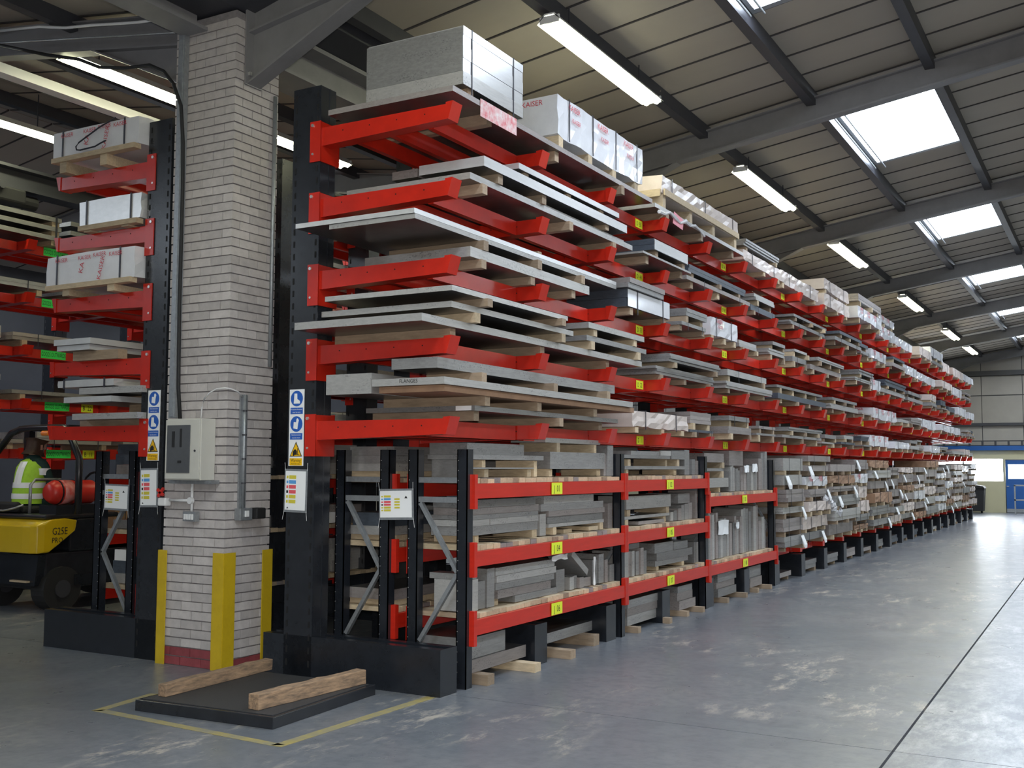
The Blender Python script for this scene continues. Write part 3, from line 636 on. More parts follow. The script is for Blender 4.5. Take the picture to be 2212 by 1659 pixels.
# ------------------------------------------------------------------ low pallet shelving
FY = [6.88, 9.73, 12.17, 15.03]
def shelving(label, xa0, xa1, c=None, nb=3, labels=True, sides=(0, 1)):
    """posts at xa0 (inner) and xa1 (outer); frames along Y, beams and timber decks"""
    mm = lambda b: mirror(b, c)
    xm = (xa0+xa1)/2; t = thing('pallet_shelving', label, 'shelving', (c-xm if c else xm, (FY[0]+FY[nb])/2, 0))
    for fi in range(nb+1):
        y = FY[fi]; h = 1.78 if fi < 3 else 1.76
        for xp in (xa0, xa1):
            b = B().box(xp, xp+.09, y, y+.008, 0, h).box(xp, xp+.008, y, y+.085, 0, h).box(xp+.082, xp+.09, y, y+.085, 0, h).box(xp+.008, xp+.03, y+.077, y+.085, 0, h).box(xp+.06, xp+.082, y+.077, y+.085, 0, h)
            p = part('post', mm(b), BLACKM, t)
            s = B()
            for k in range(22): s.disc((xp+.012, y-.0005, .12+.075*k), (1,0,0), (0,0,1), .004, n=6, t=.001)
            if fi == 0: part('rivets', mm(s), ZINC, p)
        ys = y+.02
        for z0 in (1.525, 1.375): part('horizontal_brace', mm(B().box(xa0+.085, xa1+.005, ys, ys+.03, z0, z0+.042)), GALV, t)
        part('diagonal_brace', mm(B().bar((xa0+.10, ys+.015, 1.37), (xa1-.01, ys+.015, .85), .03, .035, (0,1,0))), GALV, t)
        part('diagonal_brace', mm(B().bar((xa1-.01, ys+.015, .84), (xa0+.10, ys+.015, .32), .03, .035, (0,1,0))), GALV, t)
    for bi in range(nb):
        y0 = FY[bi]+.085; y1 = FY[bi+1]
        lv = (1.52, 1.01, .50) if bi < 2 else (1.30, .49)
        for li, zt in enumerate(lv):
            for side in sides:
                x0, x1 = (xa1+.088, xa1+.128) if side else (xa0-.03, xa0+.002)
                bm = part('beam', mm(B().box(x0, x1, y0-.01, y1+.01, zt-.112, zt)), REDB, t)
                part('connector', mm(B().box(x0-.005, x1+.006, y0-.045, y0-.002, zt-.19, zt+.07)), REDB, bm)
                part('connector', mm(B().box(x0-.005, x1+.006, y1+.002, y1+.045, zt-.19, zt+.07)), REDB, bm)
                if side and labels:
                    yc = [(8.17, 8.37), (10.84, 11.04), (13.46, 13.66)][bi]; s = [['J  01','J  04','J  06'],['J  02','J  05','J  07'],['J  03','J  08']][bi][li]
                    labelplate(bm, x1+.0065, yc[0], yc[1], zt-.105, zt-.005, s)
            # timber deck: short boards side by side, end grain to the aisle
            n = int((y1-y0-.04)/.098); w = (y1-y0-.04)/n
            for k in range(n):
                dz = R.uniform(-.006, .004)
                part('deck_board', mm(B().box(xa0-.02, xa1+.085+R.uniform(-.008,.004), y0+.02+w*k+.002, y0+.02+w*(k+1)-.002, zt+.001, zt+.040+dz)), WOODP if R.random() < .72 else (WOOD if R.random() < .6 else P_WARM), t)
    return t
shelving('low red and black shelving with timber decks facing the aisle, under the right rack', -4.83, -4.38)
shelving('low red and black shelving standing behind the aisle one, under the right rack', -5.54, -5.10, labels=False, nb=2, sides=(1,))
shelving('low red and black shelving under the left rack, beside the forklift aisle', -4.83, -4.38, c=-12.70, nb=1, labels=False)
shelving('low red and black shelving under the left rack, next to the pillar', -5.54, -5.10, c=-12.70, nb=1, labels=False, sides=(1,))

MET = [P_SILVER, P_GREY, P_WARM, P_GREY, P_SILVER, P_BLUE]
TONE = {P_SILVER.name: 'silver', P_GREY.name: 'grey', P_WARM.name: 'brownish-grey', P_BLUE.name: 'blue-grey', P_BRIGHT.name: 'bright'}
BAY = {0: 'first shelf bay', 1: 'second shelf bay', 2: 'third shelf bay'}
DECKN = {1: ('top', 'middle', 'bottom'), 2: ('top', 'bottom')}
def content(bi, li, deckname, deck, items, ceil_z=None):
    placed = []; cnt = {}; more = []
    for k, y0, y1, z0, z1 in items:
        if k == 'u' and y1-y0 > .17 and not (bi == 0 and li == 2 and y0 < 7.2):
            n = max(2, int(round((y1-y0)/R.choice((.07, .10, .13))))); w = (y1-y0)/n
            more += [(k, y0+w*q, y0+w*(q+1), z0, z1 - (0 if q == n//2 else R.uniform(0, .22)*(z1-z0))) for q in range(n)]
        else: more.append((k, y0, y1, z0, z1))
    items = more
    items = sorted(items, key=lambda q: (q[3], q[1]))
    for k, y0, y1, z0, z1 in items:
        if y1 - y0 < .02: continue
        sup = deck
        for a, b_, top in placed:
            if a < y1-.01 and b_ > y0+.01 and top <= z0+.03: sup = max(sup, top)
        if k in 'ub' and sup == deck or z0 < sup or z0 - sup < .05: z0 = sup
        if z1 - z0 < .012: z1 = z0 + .012
        placed.append((y0, y1, z1))
        m = {'b': WOODP}.get(k) or R.choice([P_GREY, P_GREY, P_WARM, P_SILVER])
        xo = -4.365 + R.uniform(-.02, .012); dep = R.uniform(.30, .40)
        if k == 'b': xo -= .01; dep = .38
        where = '%s deck, %s' % (deckname, BAY[bi])
        yb = (y0+y1)/2; a0 = FY[bi]; fr = (yb-a0)/(FY[bi+1]-a0)
        pos = 'near end' if fr < .33 else ('middle' if fr < .67 else 'far end')
        kind = {'u': 'slab on edge', 's': 'plate offcut lying flat', 'b': 'timber bearer'}[k]
        cnt[(kind, pos)] = cnt.get((kind, pos), 0) + 1
        hz = int(round((z0-deck)*100)); tone = 'pale' if k == 'b' else TONE[m.name]
        lab = uniq('%s %s, %s, %s' % (tone, kind, where, pos), ('', ', higher one', ', third', ', fourth', ', fifth', ', sixth'))
        g = {'u': 'metal slabs stood on edge on the low decks', 's': 'metal plate offcuts on the low decks', 'b': 'timber bearers on the low decks'}[k]
        mk({'u': 'metal_slab', 's': 'metal_plate', 'b': 'timber_bearer'}[k], B().box(xo-dep, xo, y0+.003, y1-.003, z0+.0005, z1-.0005), m, label=lab, cat={'u': 'metal slab', 's': 'metal plate', 'b': 'timber bearer'}[k], group=g)
DATA = {
 (0,0): [('u',7.03,7.1,1.573,1.705),('s',7.1,8.1,1.635,1.644),('s',7.02,8.25,1.702,1.744),('s',7.01,7.92,1.756,1.834),('b',8.11,8.17,1.645,1.702),('b',7.25,7.31,1.645,1.702),('b',7.3,7.37,1.565,1.632),('b',8.0,8.07,1.565,1.632),('b',8.38,8.45,1.565,1.632),('b',9.38,9.47,1.566,1.632),('s',8.36,9.51,1.636,1.783),('b',8.52,8.59,1.792,1.863),('b',9.3,9.36,1.789,1.862),('s',8.31,9.45,1.863,1.905),('u',9.56,9.70,1.569,1.86),('u',9.51,9.56,1.569,1.774)],
 (0,1): [('s',7.02,8.11,1.331,1.392),('s',7.01,8.19,1.275,1.331),('s',7.02,8.15,1.239,1.275),('s',7.34,8.15,1.19,1.239),('s',7.0,7.34,1.198,1.238),('s',7.01,8.15,1.123,1.19),('b',7.16,7.22,1.05,1.118),('b',8.05,8.14,1.05,1.118),('s',8.25,9.26,1.336,1.396),('s',8.2,9.48,1.275,1.328),('s',8.34,9.51,1.22,1.265),('s',8.35,9.5,1.155,1.216),('s',8.35,9.5,1.12,1.152),('u',8.21,8.33,1.043,1.243),('b',8.43,8.5,1.053,1.12),('b',9.4,9.48,1.053,1.12),('u',9.6,9.71,1.044,1.298),('b',8.68,8.85,1.037,1.089),('b',9.15,9.36,1.045,1.093)],
 (0,2): [('u',7.01,7.17,.554,.785),('s',7.02,7.17,.785,.831),('u',7.18,7.31,.541,.759),('u',7.32,7.44,.53,.848),('s',7.46,8.49,.782,.843),('s',7.46,8.5,.727,.779),('s',7.46,8.48,.669,.724),('s',7.46,8.38,.606,.666),('b',7.46,7.53,.55,.60),('s',7.73,8.5,.549,.60),('u',8.52,8.69,.542,.74),('u',8.75,9.02,.545,.662),('u',9.05,9.21,.522,.629),('u',9.27,9.50,.521,.822),('u',9.51,9.58,.507,.762),('u',9.60,9.71,.532,.707)],
 (1,0): [('s',9.9,11.23,1.732,1.776),('s',10.17,10.94,1.781,1.818),('s',10.95,11.26,1.779,1.829),('s',11.27,11.7,1.739,1.834),('b',10.11,10.19,1.67,1.731),('b',11.16,11.21,1.669,1.74),('b',11.47,11.54,1.67,1.739),('s',9.98,11.7,1.631,1.662),('b',10.04,10.1,1.556,1.627),('b',11.41,11.5,1.556,1.627),('u',11.72,11.88,1.554,1.85),('u',11.92,12.02,1.553,1.744),('u',12.04,12.14,1.553,1.727)],
 (1,1): [('s',10.02,11.25,1.22,1.355),('b',10.06,10.15,1.147,1.217),('b',11.14,11.23,1.147,1.22),('s',9.92,11.24,1.121,1.152),('b',10.0,10.08,1.05,1.12),('b',11.1,11.18,1.05,1.12),('s',10.33,11.05,1.048,1.092),('s',11.48,11.86,1.25,1.355),('u',11.27,11.46,1.049,1.169),('u',11.48,11.69,1.044,1.223),('u',11.7,11.98,1.039,1.243),('u',12.05,12.12,1.043,1.379)],
 (1,2): [('u',9.91,10.07,.605,.812),('s',10.08,10.41,.83,.871),('u',10.09,10.28,.589,.80),('u',10.29,10.55,.581,.819),('s',10.77,11.32,.739,.838),('s',10.82,11.92,.653,.732),('s',10.81,11.81,.587,.649),('s',11.37,11.82,.767,.819),('b',10.85,10.92,.54,.59),('b',11.6,11.68,.54,.59),('u',11.97,12.03,.541,.784),('u',12.07,12.14,.534,.778)],
 (2,0): [('s',12.42,13.16,1.712,1.823),('b',12.43,12.5,1.644,1.708),('b',13.06,13.15,1.645,1.712),('s',12.42,13.14,1.609,1.64),('b',12.44,12.52,1.523,1.604),('b',13.04,13.12,1.523,1.604),('s',12.41,13.28,1.415,1.521),('b',12.5,12.57,1.354,1.404),('b',12.95,13.01,1.354,1.404),('s',13.33,13.91,1.69,1.865),('u',13.31,13.65,1.342,1.675),('u',13.67,13.8,1.336,1.613),('u',13.83,14.17,1.338,1.677),('u',14.21,14.55,1.342,1.699),('u',14.57,14.73,1.346,1.775),('u',14.75,14.98,1.343,1.875)],
 (2,1): [('u',12.4,12.6,.564,1.121),('u',12.61,12.92,.568,1.095),('u',12.93,13.38,.555,1.016),('u',13.44,13.71,.529,1.025),('u',13.73,14.24,.519,1.115),('u',14.28,14.53,.513,1.14),('u',14.56,14.94,.526,.972)],
}
for (bi, li), items in DATA.items():
    lv = (1.52, 1.01, .50) if bi < 2 else (1.30, .49)
    dn = (('top', 'middle', 'bottom') if bi < 2 else ('top', 'bottom'))[li]
    content(bi, li, dn, lv[li]+.045, items)
mk('metal_slab', B().rbox((-4.50, 8.98, .77), (.26, .38, .06), (-.55, 0, 0)), P_SILVER, label='tilted slab leaning over the offcuts on the bottom deck of the first bay', cat='metal slab')
for lab, y0, y1, z0, z1 in (('crumpled white paper on offcuts at the far end of the bottom deck, first bay', 8.36, 8.66, .845, .87), ('white plastic strip hanging between slabs on the bottom deck, first bay', 9.215, 9.245, .56, .80), ('white paper wrap around slabs on the bottom deck of the third bay', 12.80, 13.18, .83, .99), ('small white sticker on a slab on the bottom deck of the third bay', 13.5, 13.62, .88, .94), ('white label on the dark slabs of the top deck, third bay', 13.86, 14.08, 1.60, 1.67), ('second white label farther along the top deck, third bay', 14.24, 14.45, 1.60, 1.69)):
    b = B(); n = 5
    vs = [(-4.342+R.uniform(-.004,.008), y0+(y1-y0)*i/n, z) for i in range(n+1) for z in (z0-R.uniform(0,.02), (z0+z1)/2, z1+R.uniform(0,.015))]
    b.add(vs, [(i*3+k, (i+1)*3+k, (i+1)*3+k+1, i*3+k+1) for i in range(n) for k in range(2)])
    vs2 = [(x-.004, y, z) for x, y, z in vs]; b.add(vs2, [(i*3+k+1, (i+1)*3+k+1, (i+1)*3+k, i*3+k) for i in range(n) for k in range(2)])
    mk('paper_sheet', b, PAPER, label=lab, cat='paper')
# contents of the shelving behind and of the left rack
def simple(name, lab, cat, g, m, *a): return mk(name, B().box(*a), m, label=uniq(lab), cat=cat, group=g)
for li, zt in enumerate((1.565, 1.055, .545)):
    dn = ('top', 'middle', 'bottom')[li]
    for bi in range(2):
        y = FY[bi]+.13; yend = FY[bi+1]-.1; k = 0
        while y < yend-.5:
            L = min(R.uniform(.5, 1.1), yend-y); z = zt; n = R.randint(1, 3)
            simple('timber_bearer', 'timber bearer, %s stack, %s deck of the rear shelving, bay %s' % (ORD[k], dn, ('one','two')[bi]), 'timber bearer', 'timber bearers on the rear shelving', WOODP, -5.52, -5.06, y+.05, y+L-.05, z+.001, z+.045); z += .046
            for q in range(n):
                h = R.uniform(.05, .11)
                if z+h > zt+.34: break
                simple('metal_plate', 'grey offcut, %s deck of rear shelving, bay %s, %s stack, %s up' % (dn, ('one','two')[bi], ORD[k], ORD[q] if q else 'lowest'), 'metal plate', 'metal offcuts on the rear shelving', R.choice(MET), -5.52+R.uniform(0,.06), -5.05-R.uniform(0,.05), y, y+L-.02, z, z+h-.001); z += h
            y += L+.03; k += 1
for li, zt in enumerate((1.565, 1.055, .545)):
    for xi, (xa, xb) in enumerate(((-8.36, -7.94), (-7.66, -7.2))):
        y = 7.05; k = 0
        while y < 9.3:
            L = R.uniform(.5, .95); z = zt; n = R.randint(1, 3)
            for q in range(n):
                h = R.uniform(.06, .12)
                simple('metal_plate', '%s offcut, %s deck of left rack shelving, %s row, %s stack, %s' % (R.choice(['pale', 'grey']), ('top','middle','bottom')[li], ('outer','inner')[xi], ORD[k], ('lowest','second up','third up')[q]), 'metal plate', 'metal offcuts on the left shelving', R.choice(MET+[WOODP, PAPER]), xa+R.uniform(0,.05), xb-R.uniform(0,.05), y, y+L-.02, z+.001, z+h); z += h
            y += L+.03; k += 1
# plates and bearers on the floor beneath the aisle shelving
def bearer(lab, x0, x1, y, z0, z1, w=.075, m=WOOD, g='timber bearers under the plates'):
    return mk('timber_bearer', B().box(x0, x1, y, y+w, z0+.0005, z1-.0005), m, label=uniq(lab), cat='timber bearer', group=g)
def plate(lab, x0, x1, y0, y1, z0, z1, m, g='metal plates on the rack'):
    return mk('metal_plate', B().box(x0, x1, y0, y1, z0+.0005, z1-.0005), m, label=uniq(lab), cat='metal plate', group=g)
GF = 'metal blocks on the floor under the low shelving'
bearer('square timber bearer end on the floor beside the front shelving post', -5.2, -4.22, 7.08, 0, .08, .10)
bearer('long timber bearer on the floor under the first floor stack, toward its far end', -5.2, -4.16, 7.72, 0, .07, .10, WOODP)
plate('wide grey slab on the floor bearers under the first shelf bay, lowest', -5.0, -4.36, 7.04, 7.93, .081, .18, P_WARM, GF)
plate('thick grey block on top of the wide slab under the first shelf bay', -4.9, -4.38, 7.06, 7.62, .181, .34, P_GREY, GF)
bearer('timber bearer end on the floor just past the black base under bay one', -5.2, -4.18, 8.40, 0, .075, .10)
bearer('timber bearer end on the floor before the second black base', -5.2, -4.30, 9.12, 0, .10, .12)
plate('thin grey plate on bearers on the floor under the far half of bay one', -5.1, -4.45, 8.30, 9.40, .101, .19, P_GREY, GF)
for i, (y0, y1, ls) in enumerate([(10.02, 10.95, (.10,.08,.08)), (11.4, 11.98, (.10,.09,.07)), (12.80, 13.6, (.10,.08,.10)), (14.05, 14.7, (.12,.14))]):
    wh = ('near half of bay two', 'far half of bay two', 'near half of bay three', 'far half of bay three')[i]
    bearer('near-end timber bearer of the floor stack under the %s' % wh, -5.0, -4.25, y0+.03, 0, .06)
    bearer('far-end timber bearer of the floor stack under the %s' % wh, -5.0, -4.22, y1-.12, 0, .06)
    z = .06
    for q, h in enumerate(ls):
        plate('grey slab under the %s on the floor, %s' % (wh, ('lowest', 'second up', 'third up')[q]), -5.0+.05*q, -4.34-R.uniform(0,.05), y0+R.uniform(0,.06), y1-R.uniform(0,.1), z, z+h, R.choice([P_GREY, P_WARM, P_SILVER]), GF); z += h

# ------------------------------------------------------------------ hand-placed plates on the first bays of the right rack
T = {1: 'lowest', 2: 'second', 3: 'third', 4: 'fourth', 5: 'top'}
def ss(lab, x0, x1, y0, y1, z0, z1, m, ys, zb, tier, what, wx=None, bm=WOOD):
    """plate plus its loose bearers at ys between zb and z0"""
    plate(lab, x0, x1, y0, y1, z0, z1, m)
    for k, y in enumerate(ys):
        bearer('timber bearer under %s on the %s arms, %s one' % (what, tier, ORD[k]), (x0 if wx is None else wx)+.03, x1-.01+R.uniform(-.05,.05), y, zb, z0, m=bm)
ss('wide thin board on the top arms at the front, carrying the block of plates', -5.42, -4.24, 6.56, 10.47, 4.44, 4.485, P_WARM, (7.12, 8.28, 9.62), 4.35, 'top', 'the front board')
t = thing('plate_block', 'tall strapped block of thick plates on the top arms, nearest the pillar', 'metal plate pack', (-4.73, 7.2, 4.485))
for k, y in enumerate((6.85, 7.5)): part('bearer', B().box(-5.15, -4.29, y, y+.08, 4.486, 4.56), WOODD, t)
zz = 4.56
for k, h in enumerate((.105, .10, .10, .085, .068)):
    part('plate', B().box(-5.19+.004*k, -4.27-.003*(k % 2), 6.75+.003*(k % 2), 7.69, zz+.0008, zz+h-.0008), P_BRIGHT if k else P_SILVER, t); zz += h
for y in (6.87, 7.52):
    part('strap', B().box(-4.272, -4.266, y, y+.012, 4.49, 5.02).box(-5.19, -4.266, y, y+.012, 5.018, 5.022), STRAP, t)
part('plate_face', B().box(-5.188, -4.275, 6.7475, 6.7495, 4.665, 5.01), P_GREY, t)
mk('printed_sheet', B().box(-4.238, -4.234, 6.95, 7.52, 4.36, 4.50), mat('red_white_print', (0.75,0.72,0.70), 0.5, nscale=16, c2=(0.65,0.12,0.14)), label='red and white printed wrapping hanging off the front board', cat='wrapping sheet')
# wrapped packs
def wrapped(lab, x0, x1, y0, y1, z0, z1, straps, bearers, m=WRAP, letters=True, hb=None, zb=None, g='wrapped packs on the racks', cat='wrapped pack', nx=4, drape=True, axis='y'):
    t = thing('wrapped_pack', lab, cat, ((x0+x1)/2, (y0+y1)/2, zb if zb is not None else z0), g)
    # crumpled wrapping: a subdivided box with pushed vertices
    n = max(3, int((y1-y0)/.12)); b = B(); ring = []
    prof = [(x0,z0),(x0,(z0+z1)/2),(x0,z1),((x0+x1)/2,z1+.004),(x1,z1),(x1,(z0*.35+z1*.65)),(x1,(z0*.65+z1*.35)),(x1,z0)]
    j = .009 if (y1-y0) > .4 else .004
    vs = []
    dr_ = 0.0
    for i in range(n+1):
        y = y0 + (y1-y0)*i/n; dr_ = min(.03, max(-.012, dr_ + R.uniform(-.012, .014)))
        for k, (x, z) in enumerate(prof):
            dz = -dr_ if (k == 7 and drape and 0 < i < n) else 0
            vs.append((x+R.uniform(-j, j), y+(R.uniform(-j, j) if 0 < i < n else 0), z+R.uniform(-j, j)*.6+dz))
    m8 = len(prof)
    fs = [(i*m8+k, i*m8+(k+1) % m8, (i+1)*m8+(k+1) % m8, (i+1)*m8+k) for i in range(n) for k in range(m8)]
    fs += [tuple(range(m8))[::-1], tuple(range(n*m8, (n+1)*m8))]
    b.add(vs, [f[::-1] for f in fs]); part('wrapping', b, m, t)
    for y in straps: part('strap', B().box(x1+.008, x1+.012, y, y+.014, z0-.02, z1+.008).box(x0-.008, x1+.012, y, y+.014, z1+.008, z1+.013), STRAP, t)
    if axis == 'x':
        for x in (x0+(x1-x0)*.12, x0+(x1-x0)*.84): part('strap', B().box(x, x+.016, y0-.010, y0-.003, z0-.01, z1+.01), STRAP, t)
        if zb is not None:
            part('batten', B().box(x0+.02, x1-.02, y0-.03, y0+.05, z0-.047, z0-.002), WOODP, t)
            for x in bearers: part('bearer', B().box(x, x+.09, y0-.01, y1-.05, zb+.001, z0-.048), WOODP, t)
            for x in bearers: part('batten', B().box(x0+.02, x1-.02, y1-.15, y1-.07, z0-.047, z0-.002), WOODP, t) if x == bearers[0] else None
    elif zb is not None:
        for y in bearers: part('bearer', B().box(x0+.01, x1-.005, y, y+.085, zb+.001, z0-.002), WOODP, t)
    if letters:
        l = B(); h = z1-z0
        if axis == 'y':
            k = int((y1-y0)/.62)
            for q in range(max(1, k)):
                yc = y0 + .32 + .62*q
                if yc+.2 > y1: break
                text(l, 'KAISER', (x1+.012, yc, z1-h*.16), (0,1,0), (0,0,1), .075, 1.0)
                text(l, 'KAISER', (x1+.012, yc+.04, z1-h*.46), (0,1,0), (0,0,1), .06, .95)
            text(l, 'KAISER', ((x0+x1)/2+.03, y0-.004, z1-h*.14), (1,0,0), (0,0,1), .07)
        else:
            for q, xx in enumerate((.18, .45, .62, .8)): text(l, 'KAISER', (x0+(x1-x0)*xx, y0-.012, z1-h*.17+(.012 if q == 2 else 0)), (1,0,0), (0,0,1), .055)
            text(l, 'KA', (x0+(x1-x0)*.42, y0-.012, z0+h*.5), (.25,0,.97), (-.97,0,.25), .08); text(l, 'KAISER', (x0+(x1-x0)*.64, y0-.012, z0+h*.42), (.25,0,.97), (-.97,0,.25), .07)
        part('lettering', l, LETTER_RED, t, label='red printed lettering')
    return t
wrapped('white wrapped pack with red print on the top arms behind the tall plate block', -4.84, -4.26, 8.31, 10.26, 4.60, 4.96, (8.52, 9.02, 9.55, 10.08), (8.34, 8.95, 9.5, 10.05), zb=4.486)
ss('long thin plate on the top arms past the wrapped pack, frayed wrapping on its edge', -5.38, -4.27, 10.62, 13.72, 4.44, 4.485, P_SILVER, (10.9, 12.1, 13.3), 4.35, 'top', 'the second board')
cr_ = wrapped('long timber-framed wrapped pack on the top arms, past the printed white pack', -4.78, -4.27, 10.82, 13.5, 4.64, 4.84, (11.1, 12.2, 13.25), (10.86, 11.7, 12.5, 13.35), PINKW, letters=False, zb=4.486)
part('side_board', B().box(-4.262, -4.245, 10.85, 13.47, 4.62, 4.69), WOODP, cr_); part('end_board', B().box(-4.76, -4.28, 10.79, 10.812, 4.60, 4.68), WOODP, cr_)
mk('pink_tag', B().prism([(11.12,4.36),(11.42,4.34),(11.46,4.46),(11.16,4.50)], 'x', -4.262, -4.258), PINKP, label='pink paper tag hanging from the edge of the top arms load', cat='tag')
fr = B(); pts = [(-4.255, 10.7+.16*k, 4.44+R.uniform(-.05,.05)) for k in range(10)]; fr.tube(pts, [R.uniform(.012,.03) for _ in pts], 6)
mk('torn_wrapping', fr, WRAP, label='twist of torn pale wrapping along the thin top board', cat='wrapping sheet')
# L4
ss('wide silver plate on the fourth arms at the front, lowest of its stack', -5.46, -4.27, 6.86, 10.0, 3.85, 3.902, P_SILVER, (7.02, 8.5, 9.5), 3.77, 'fourth', 'the lowest front plate')
plate('thin plate lying directly on the wide silver plate, fourth arms, front bays', -5.2, -4.30, 8.1, 9.85, 3.903, 3.93, P_SILVER)
for y in (7.25, 8.0, 9.3): bearer('small timber bearer under the bright plate on the fourth arms, %s one' % {7.25:'nearest',8.0:'second',9.3:'third'}[y], -4.82, -4.25, y, 3.931 if y > 8.05 else 3.903, 3.98)
plate('bright thick plate on the fourth arms in the front bays, middle of stack', -4.84, -4.23, 7.0, 9.77, 3.98, 4.06, P_BRIGHT)
plate('short grey block left of the bright plate on the fourth arms', -5.12, -4.87, 7.02, 8.3, 3.98, 4.05, P_WARM)
for y in (7.7, 8.5, 9.2): bearer('small timber bearer under the uppermost plate on the fourth arms, %s one' % {7.7:'nearest',8.5:'second',9.2:'third'}[y], -4.8, -4.26, y, 4.061, 4.10)
plate('bright plate uppermost on the fourth arms in the front bays', -4.95, -4.24, 7.57, 9.6, 4.10, 4.15, P_BRIGHT)
bearer('timber bearer below the thin sheet on the fourth arms in bay three', -5.0, -4.25, 10.3, 3.77, 3.85); bearer('second timber bearer below the thin sheet on the fourth arms in bay three', -5.0, -4.25, 11.3, 3.77, 3.85)
plate('thin dark-bellied sheet on the fourth arms past the bright plates', -5.1, -4.21, 10.14, 11.55, 3.85, 3.872, P_SILVER)
for k, y in enumerate((10.5, 11.3)): bearer('%s timber bearer on the thin sheet of the fourth arms' % ORD[k], -4.8, -4.22, y, 3.873, 3.93)
t = thing('plate_block', 'two blue-grey plates with bright scuffed edges, fourth arms, past the bright plates', 'metal plate pack', (-4.5, 10.9, 3.93))
part('plate', B().box(-4.85, -4.20, 10.41, 11.42, 3.931, 3.988), P_BLUE, t); part('plate', B().box(-4.85, -4.205, 10.41, 11.42, 3.99, 4.05), P_BLUE, t); part('wrapping', B().box(-4.199, -4.195, 10.42, 11.41, 3.935, 4.045), P_BRIGHT, t)
# L3
ss('thick grey plate on the third arms at the front, lower of its stack', -5.31, -4.30, 6.92, 9.04, 3.26, 3.34, P_SILVER, (7.05, 7.9, 8.7), 3.19, 'third', 'the thick front plate')
for k, y in enumerate((7.1, 8.0, 8.85)): bearer('%s timber bearer on the thick front plate of the third arms' % ORD[k], -5.2, -4.29, y, 3.341, 3.42)
plate('lower of the paired long plates jutting forward from the third arms', -5.12, -4.34, 6.23, 9.75, 3.42, 3.457, P_SILVER)
plate('upper of the paired long plates jutting forward from the third arms', -5.44, -4.34, 6.22, 9.75, 3.458, 3.495, P_BRIGHT)
bearer('timber bearer stub on the paired plates, third arms, near end', -5.0, -4.4, 8.2, 3.496, 3.54); 
t = thing('plate_block', 'strapped stack of thick wrapped plates with dark sides, third arms, bay three', 'metal plate pack', (-4.6, 10.5, 3.19))
for y in (9.95, 10.85): part('bearer', B().box(-4.9, -4.28, y, y+.08, 3.191, 3.26), WOOD, t)
part('plate', B().box(-4.95, -4.28, 9.86, 11.02, 3.262, 3.352), P_BLUE, t); part('plate', B().box(-4.95, -4.27, 9.86, 11.02, 3.354, 3.445), P_BLUE, t)
part('wrapping', B().box(-4.269, -4.264, 9.87, 11.01, 3.266, 3.44), WRAP, t); part('strap', B().box(-4.263, -4.258, 10.1, 10.115, 3.2, 3.45).box(-4.263, -4.258, 10.8, 10.815, 3.2, 3.45), STRAP, t)
plate('pair of thin grey plates on the strapped stack, third arms, lower', -4.95, -4.23, 9.80, 10.75, 3.446, 3.495, P_GREY); plate('pair of thin grey plates on the strapped stack, third arms, upper', -4.95, -4.22, 9.82, 10.76, 3.496, 3.55, P_WARM)
# L2
ss('widest long plate jutting forward from the second arms, lowest of its stack', -5.475, -4.30, 6.27, 10.3, 2.685, 2.742, P_SILVER, (6.72, 8.1, 9.5), 2.595, 'second', 'the widest front plate')
for k, y in enumerate((6.9, 8.35)): bearer('%s timber bearer on the widest front plate of the second arms' % ORD[k], -5.3, -4.24, y, 2.743, 2.82, m=WOODP)
plate('long plate in the middle of the front stack on the second arms', -5.47, -4.25, 6.58, 8.60, 2.82, 2.866, P_SILVER)
for k, y in enumerate((6.95, 8.2)): bearer('%s timber bearer under the uppermost front plate of the second arms' % ORD[k], -5.2, -4.16, y, 2.867, 2.93)
plate('uppermost long plate of the front stack on the second arms', -5.38, -4.20, 6.51, 8.39, 2.93, 2.97, P_SILVER)
for k, y in enumerate((9.0, 10.1)): bearer('%s timber bearer on the far end of the widest plate, second arms' % ORD[k], -5.0, -4.26, y, 2.743, 2.82, m=WOODP)
plate('short grey plate on the far end of the widest plate, second arms', -5.0, -4.27, 8.92, 10.35, 2.82, 2.87, P_GREY)
for k, y in enumerate((9.05, 10.0)): bearer('%s timber bearer under the upper short plate, second arms' % ORD[k], -5.0, -4.26, y, 2.871, 2.935, m=WOODP)
plate('upper short silver plate near the second upright, second arms', -5.0, -4.25, 8.92, 10.25, 2.935, 2.99, P_SILVER)
# L1
ss('thin plate with a small white sticker on the lowest arms at the front', -5.3, -4.27, 6.95, 9.62, 2.075, 2.115, P_GREY, (7.0, 8.3, 9.3), 2.0, 'lowest', 'the thin front plate')
mk('sticker', B().box(-4.44, -4.30, 6.946, 6.9495, 2.078, 2.113), PAPER, label='small white sticker on the front edge of the thin lowest plate', cat='sticker')
for k, y in enumerate((7.05, 7.9, 9.0)): bearer('%s timber bearer under the long brown-edged plate, lowest arms' % ORD[k], -5.2, -4.24, y, 2.116, 2.19)
plate('long brown-edged plate jutting forward from the lowest arms', -4.80, -4.22, 6.45, 9.9, 2.19, 2.237, CARD)
plate('long silver plate with hand lettering, on the brown-edged plate, lowest arms', -4.83, -4.19, 6.40, 9.8, 2.238, 2.292, P_SILVER)
plate('thick bright slab left of the long plates on the lowest arms', -5.28, -4.85, 6.42, 7.75, 2.19, 2.345, P_SILVER)
mk('marker_writing', text(B(), 'FLANGES', (-4.50, 6.398, 2.268), (1,0,0), (0,0,1), .04), LETTER_BLK, label='dark marker lettering on the front of the long silver plate', cat='lettering')
for k, y in enumerate((7.0, 8.2, 9.3)): bearer('%s timber bearer under the uppermost slab, lowest arms' % ORD[k], -4.75, -4.24, y, 2.293, 2.37)
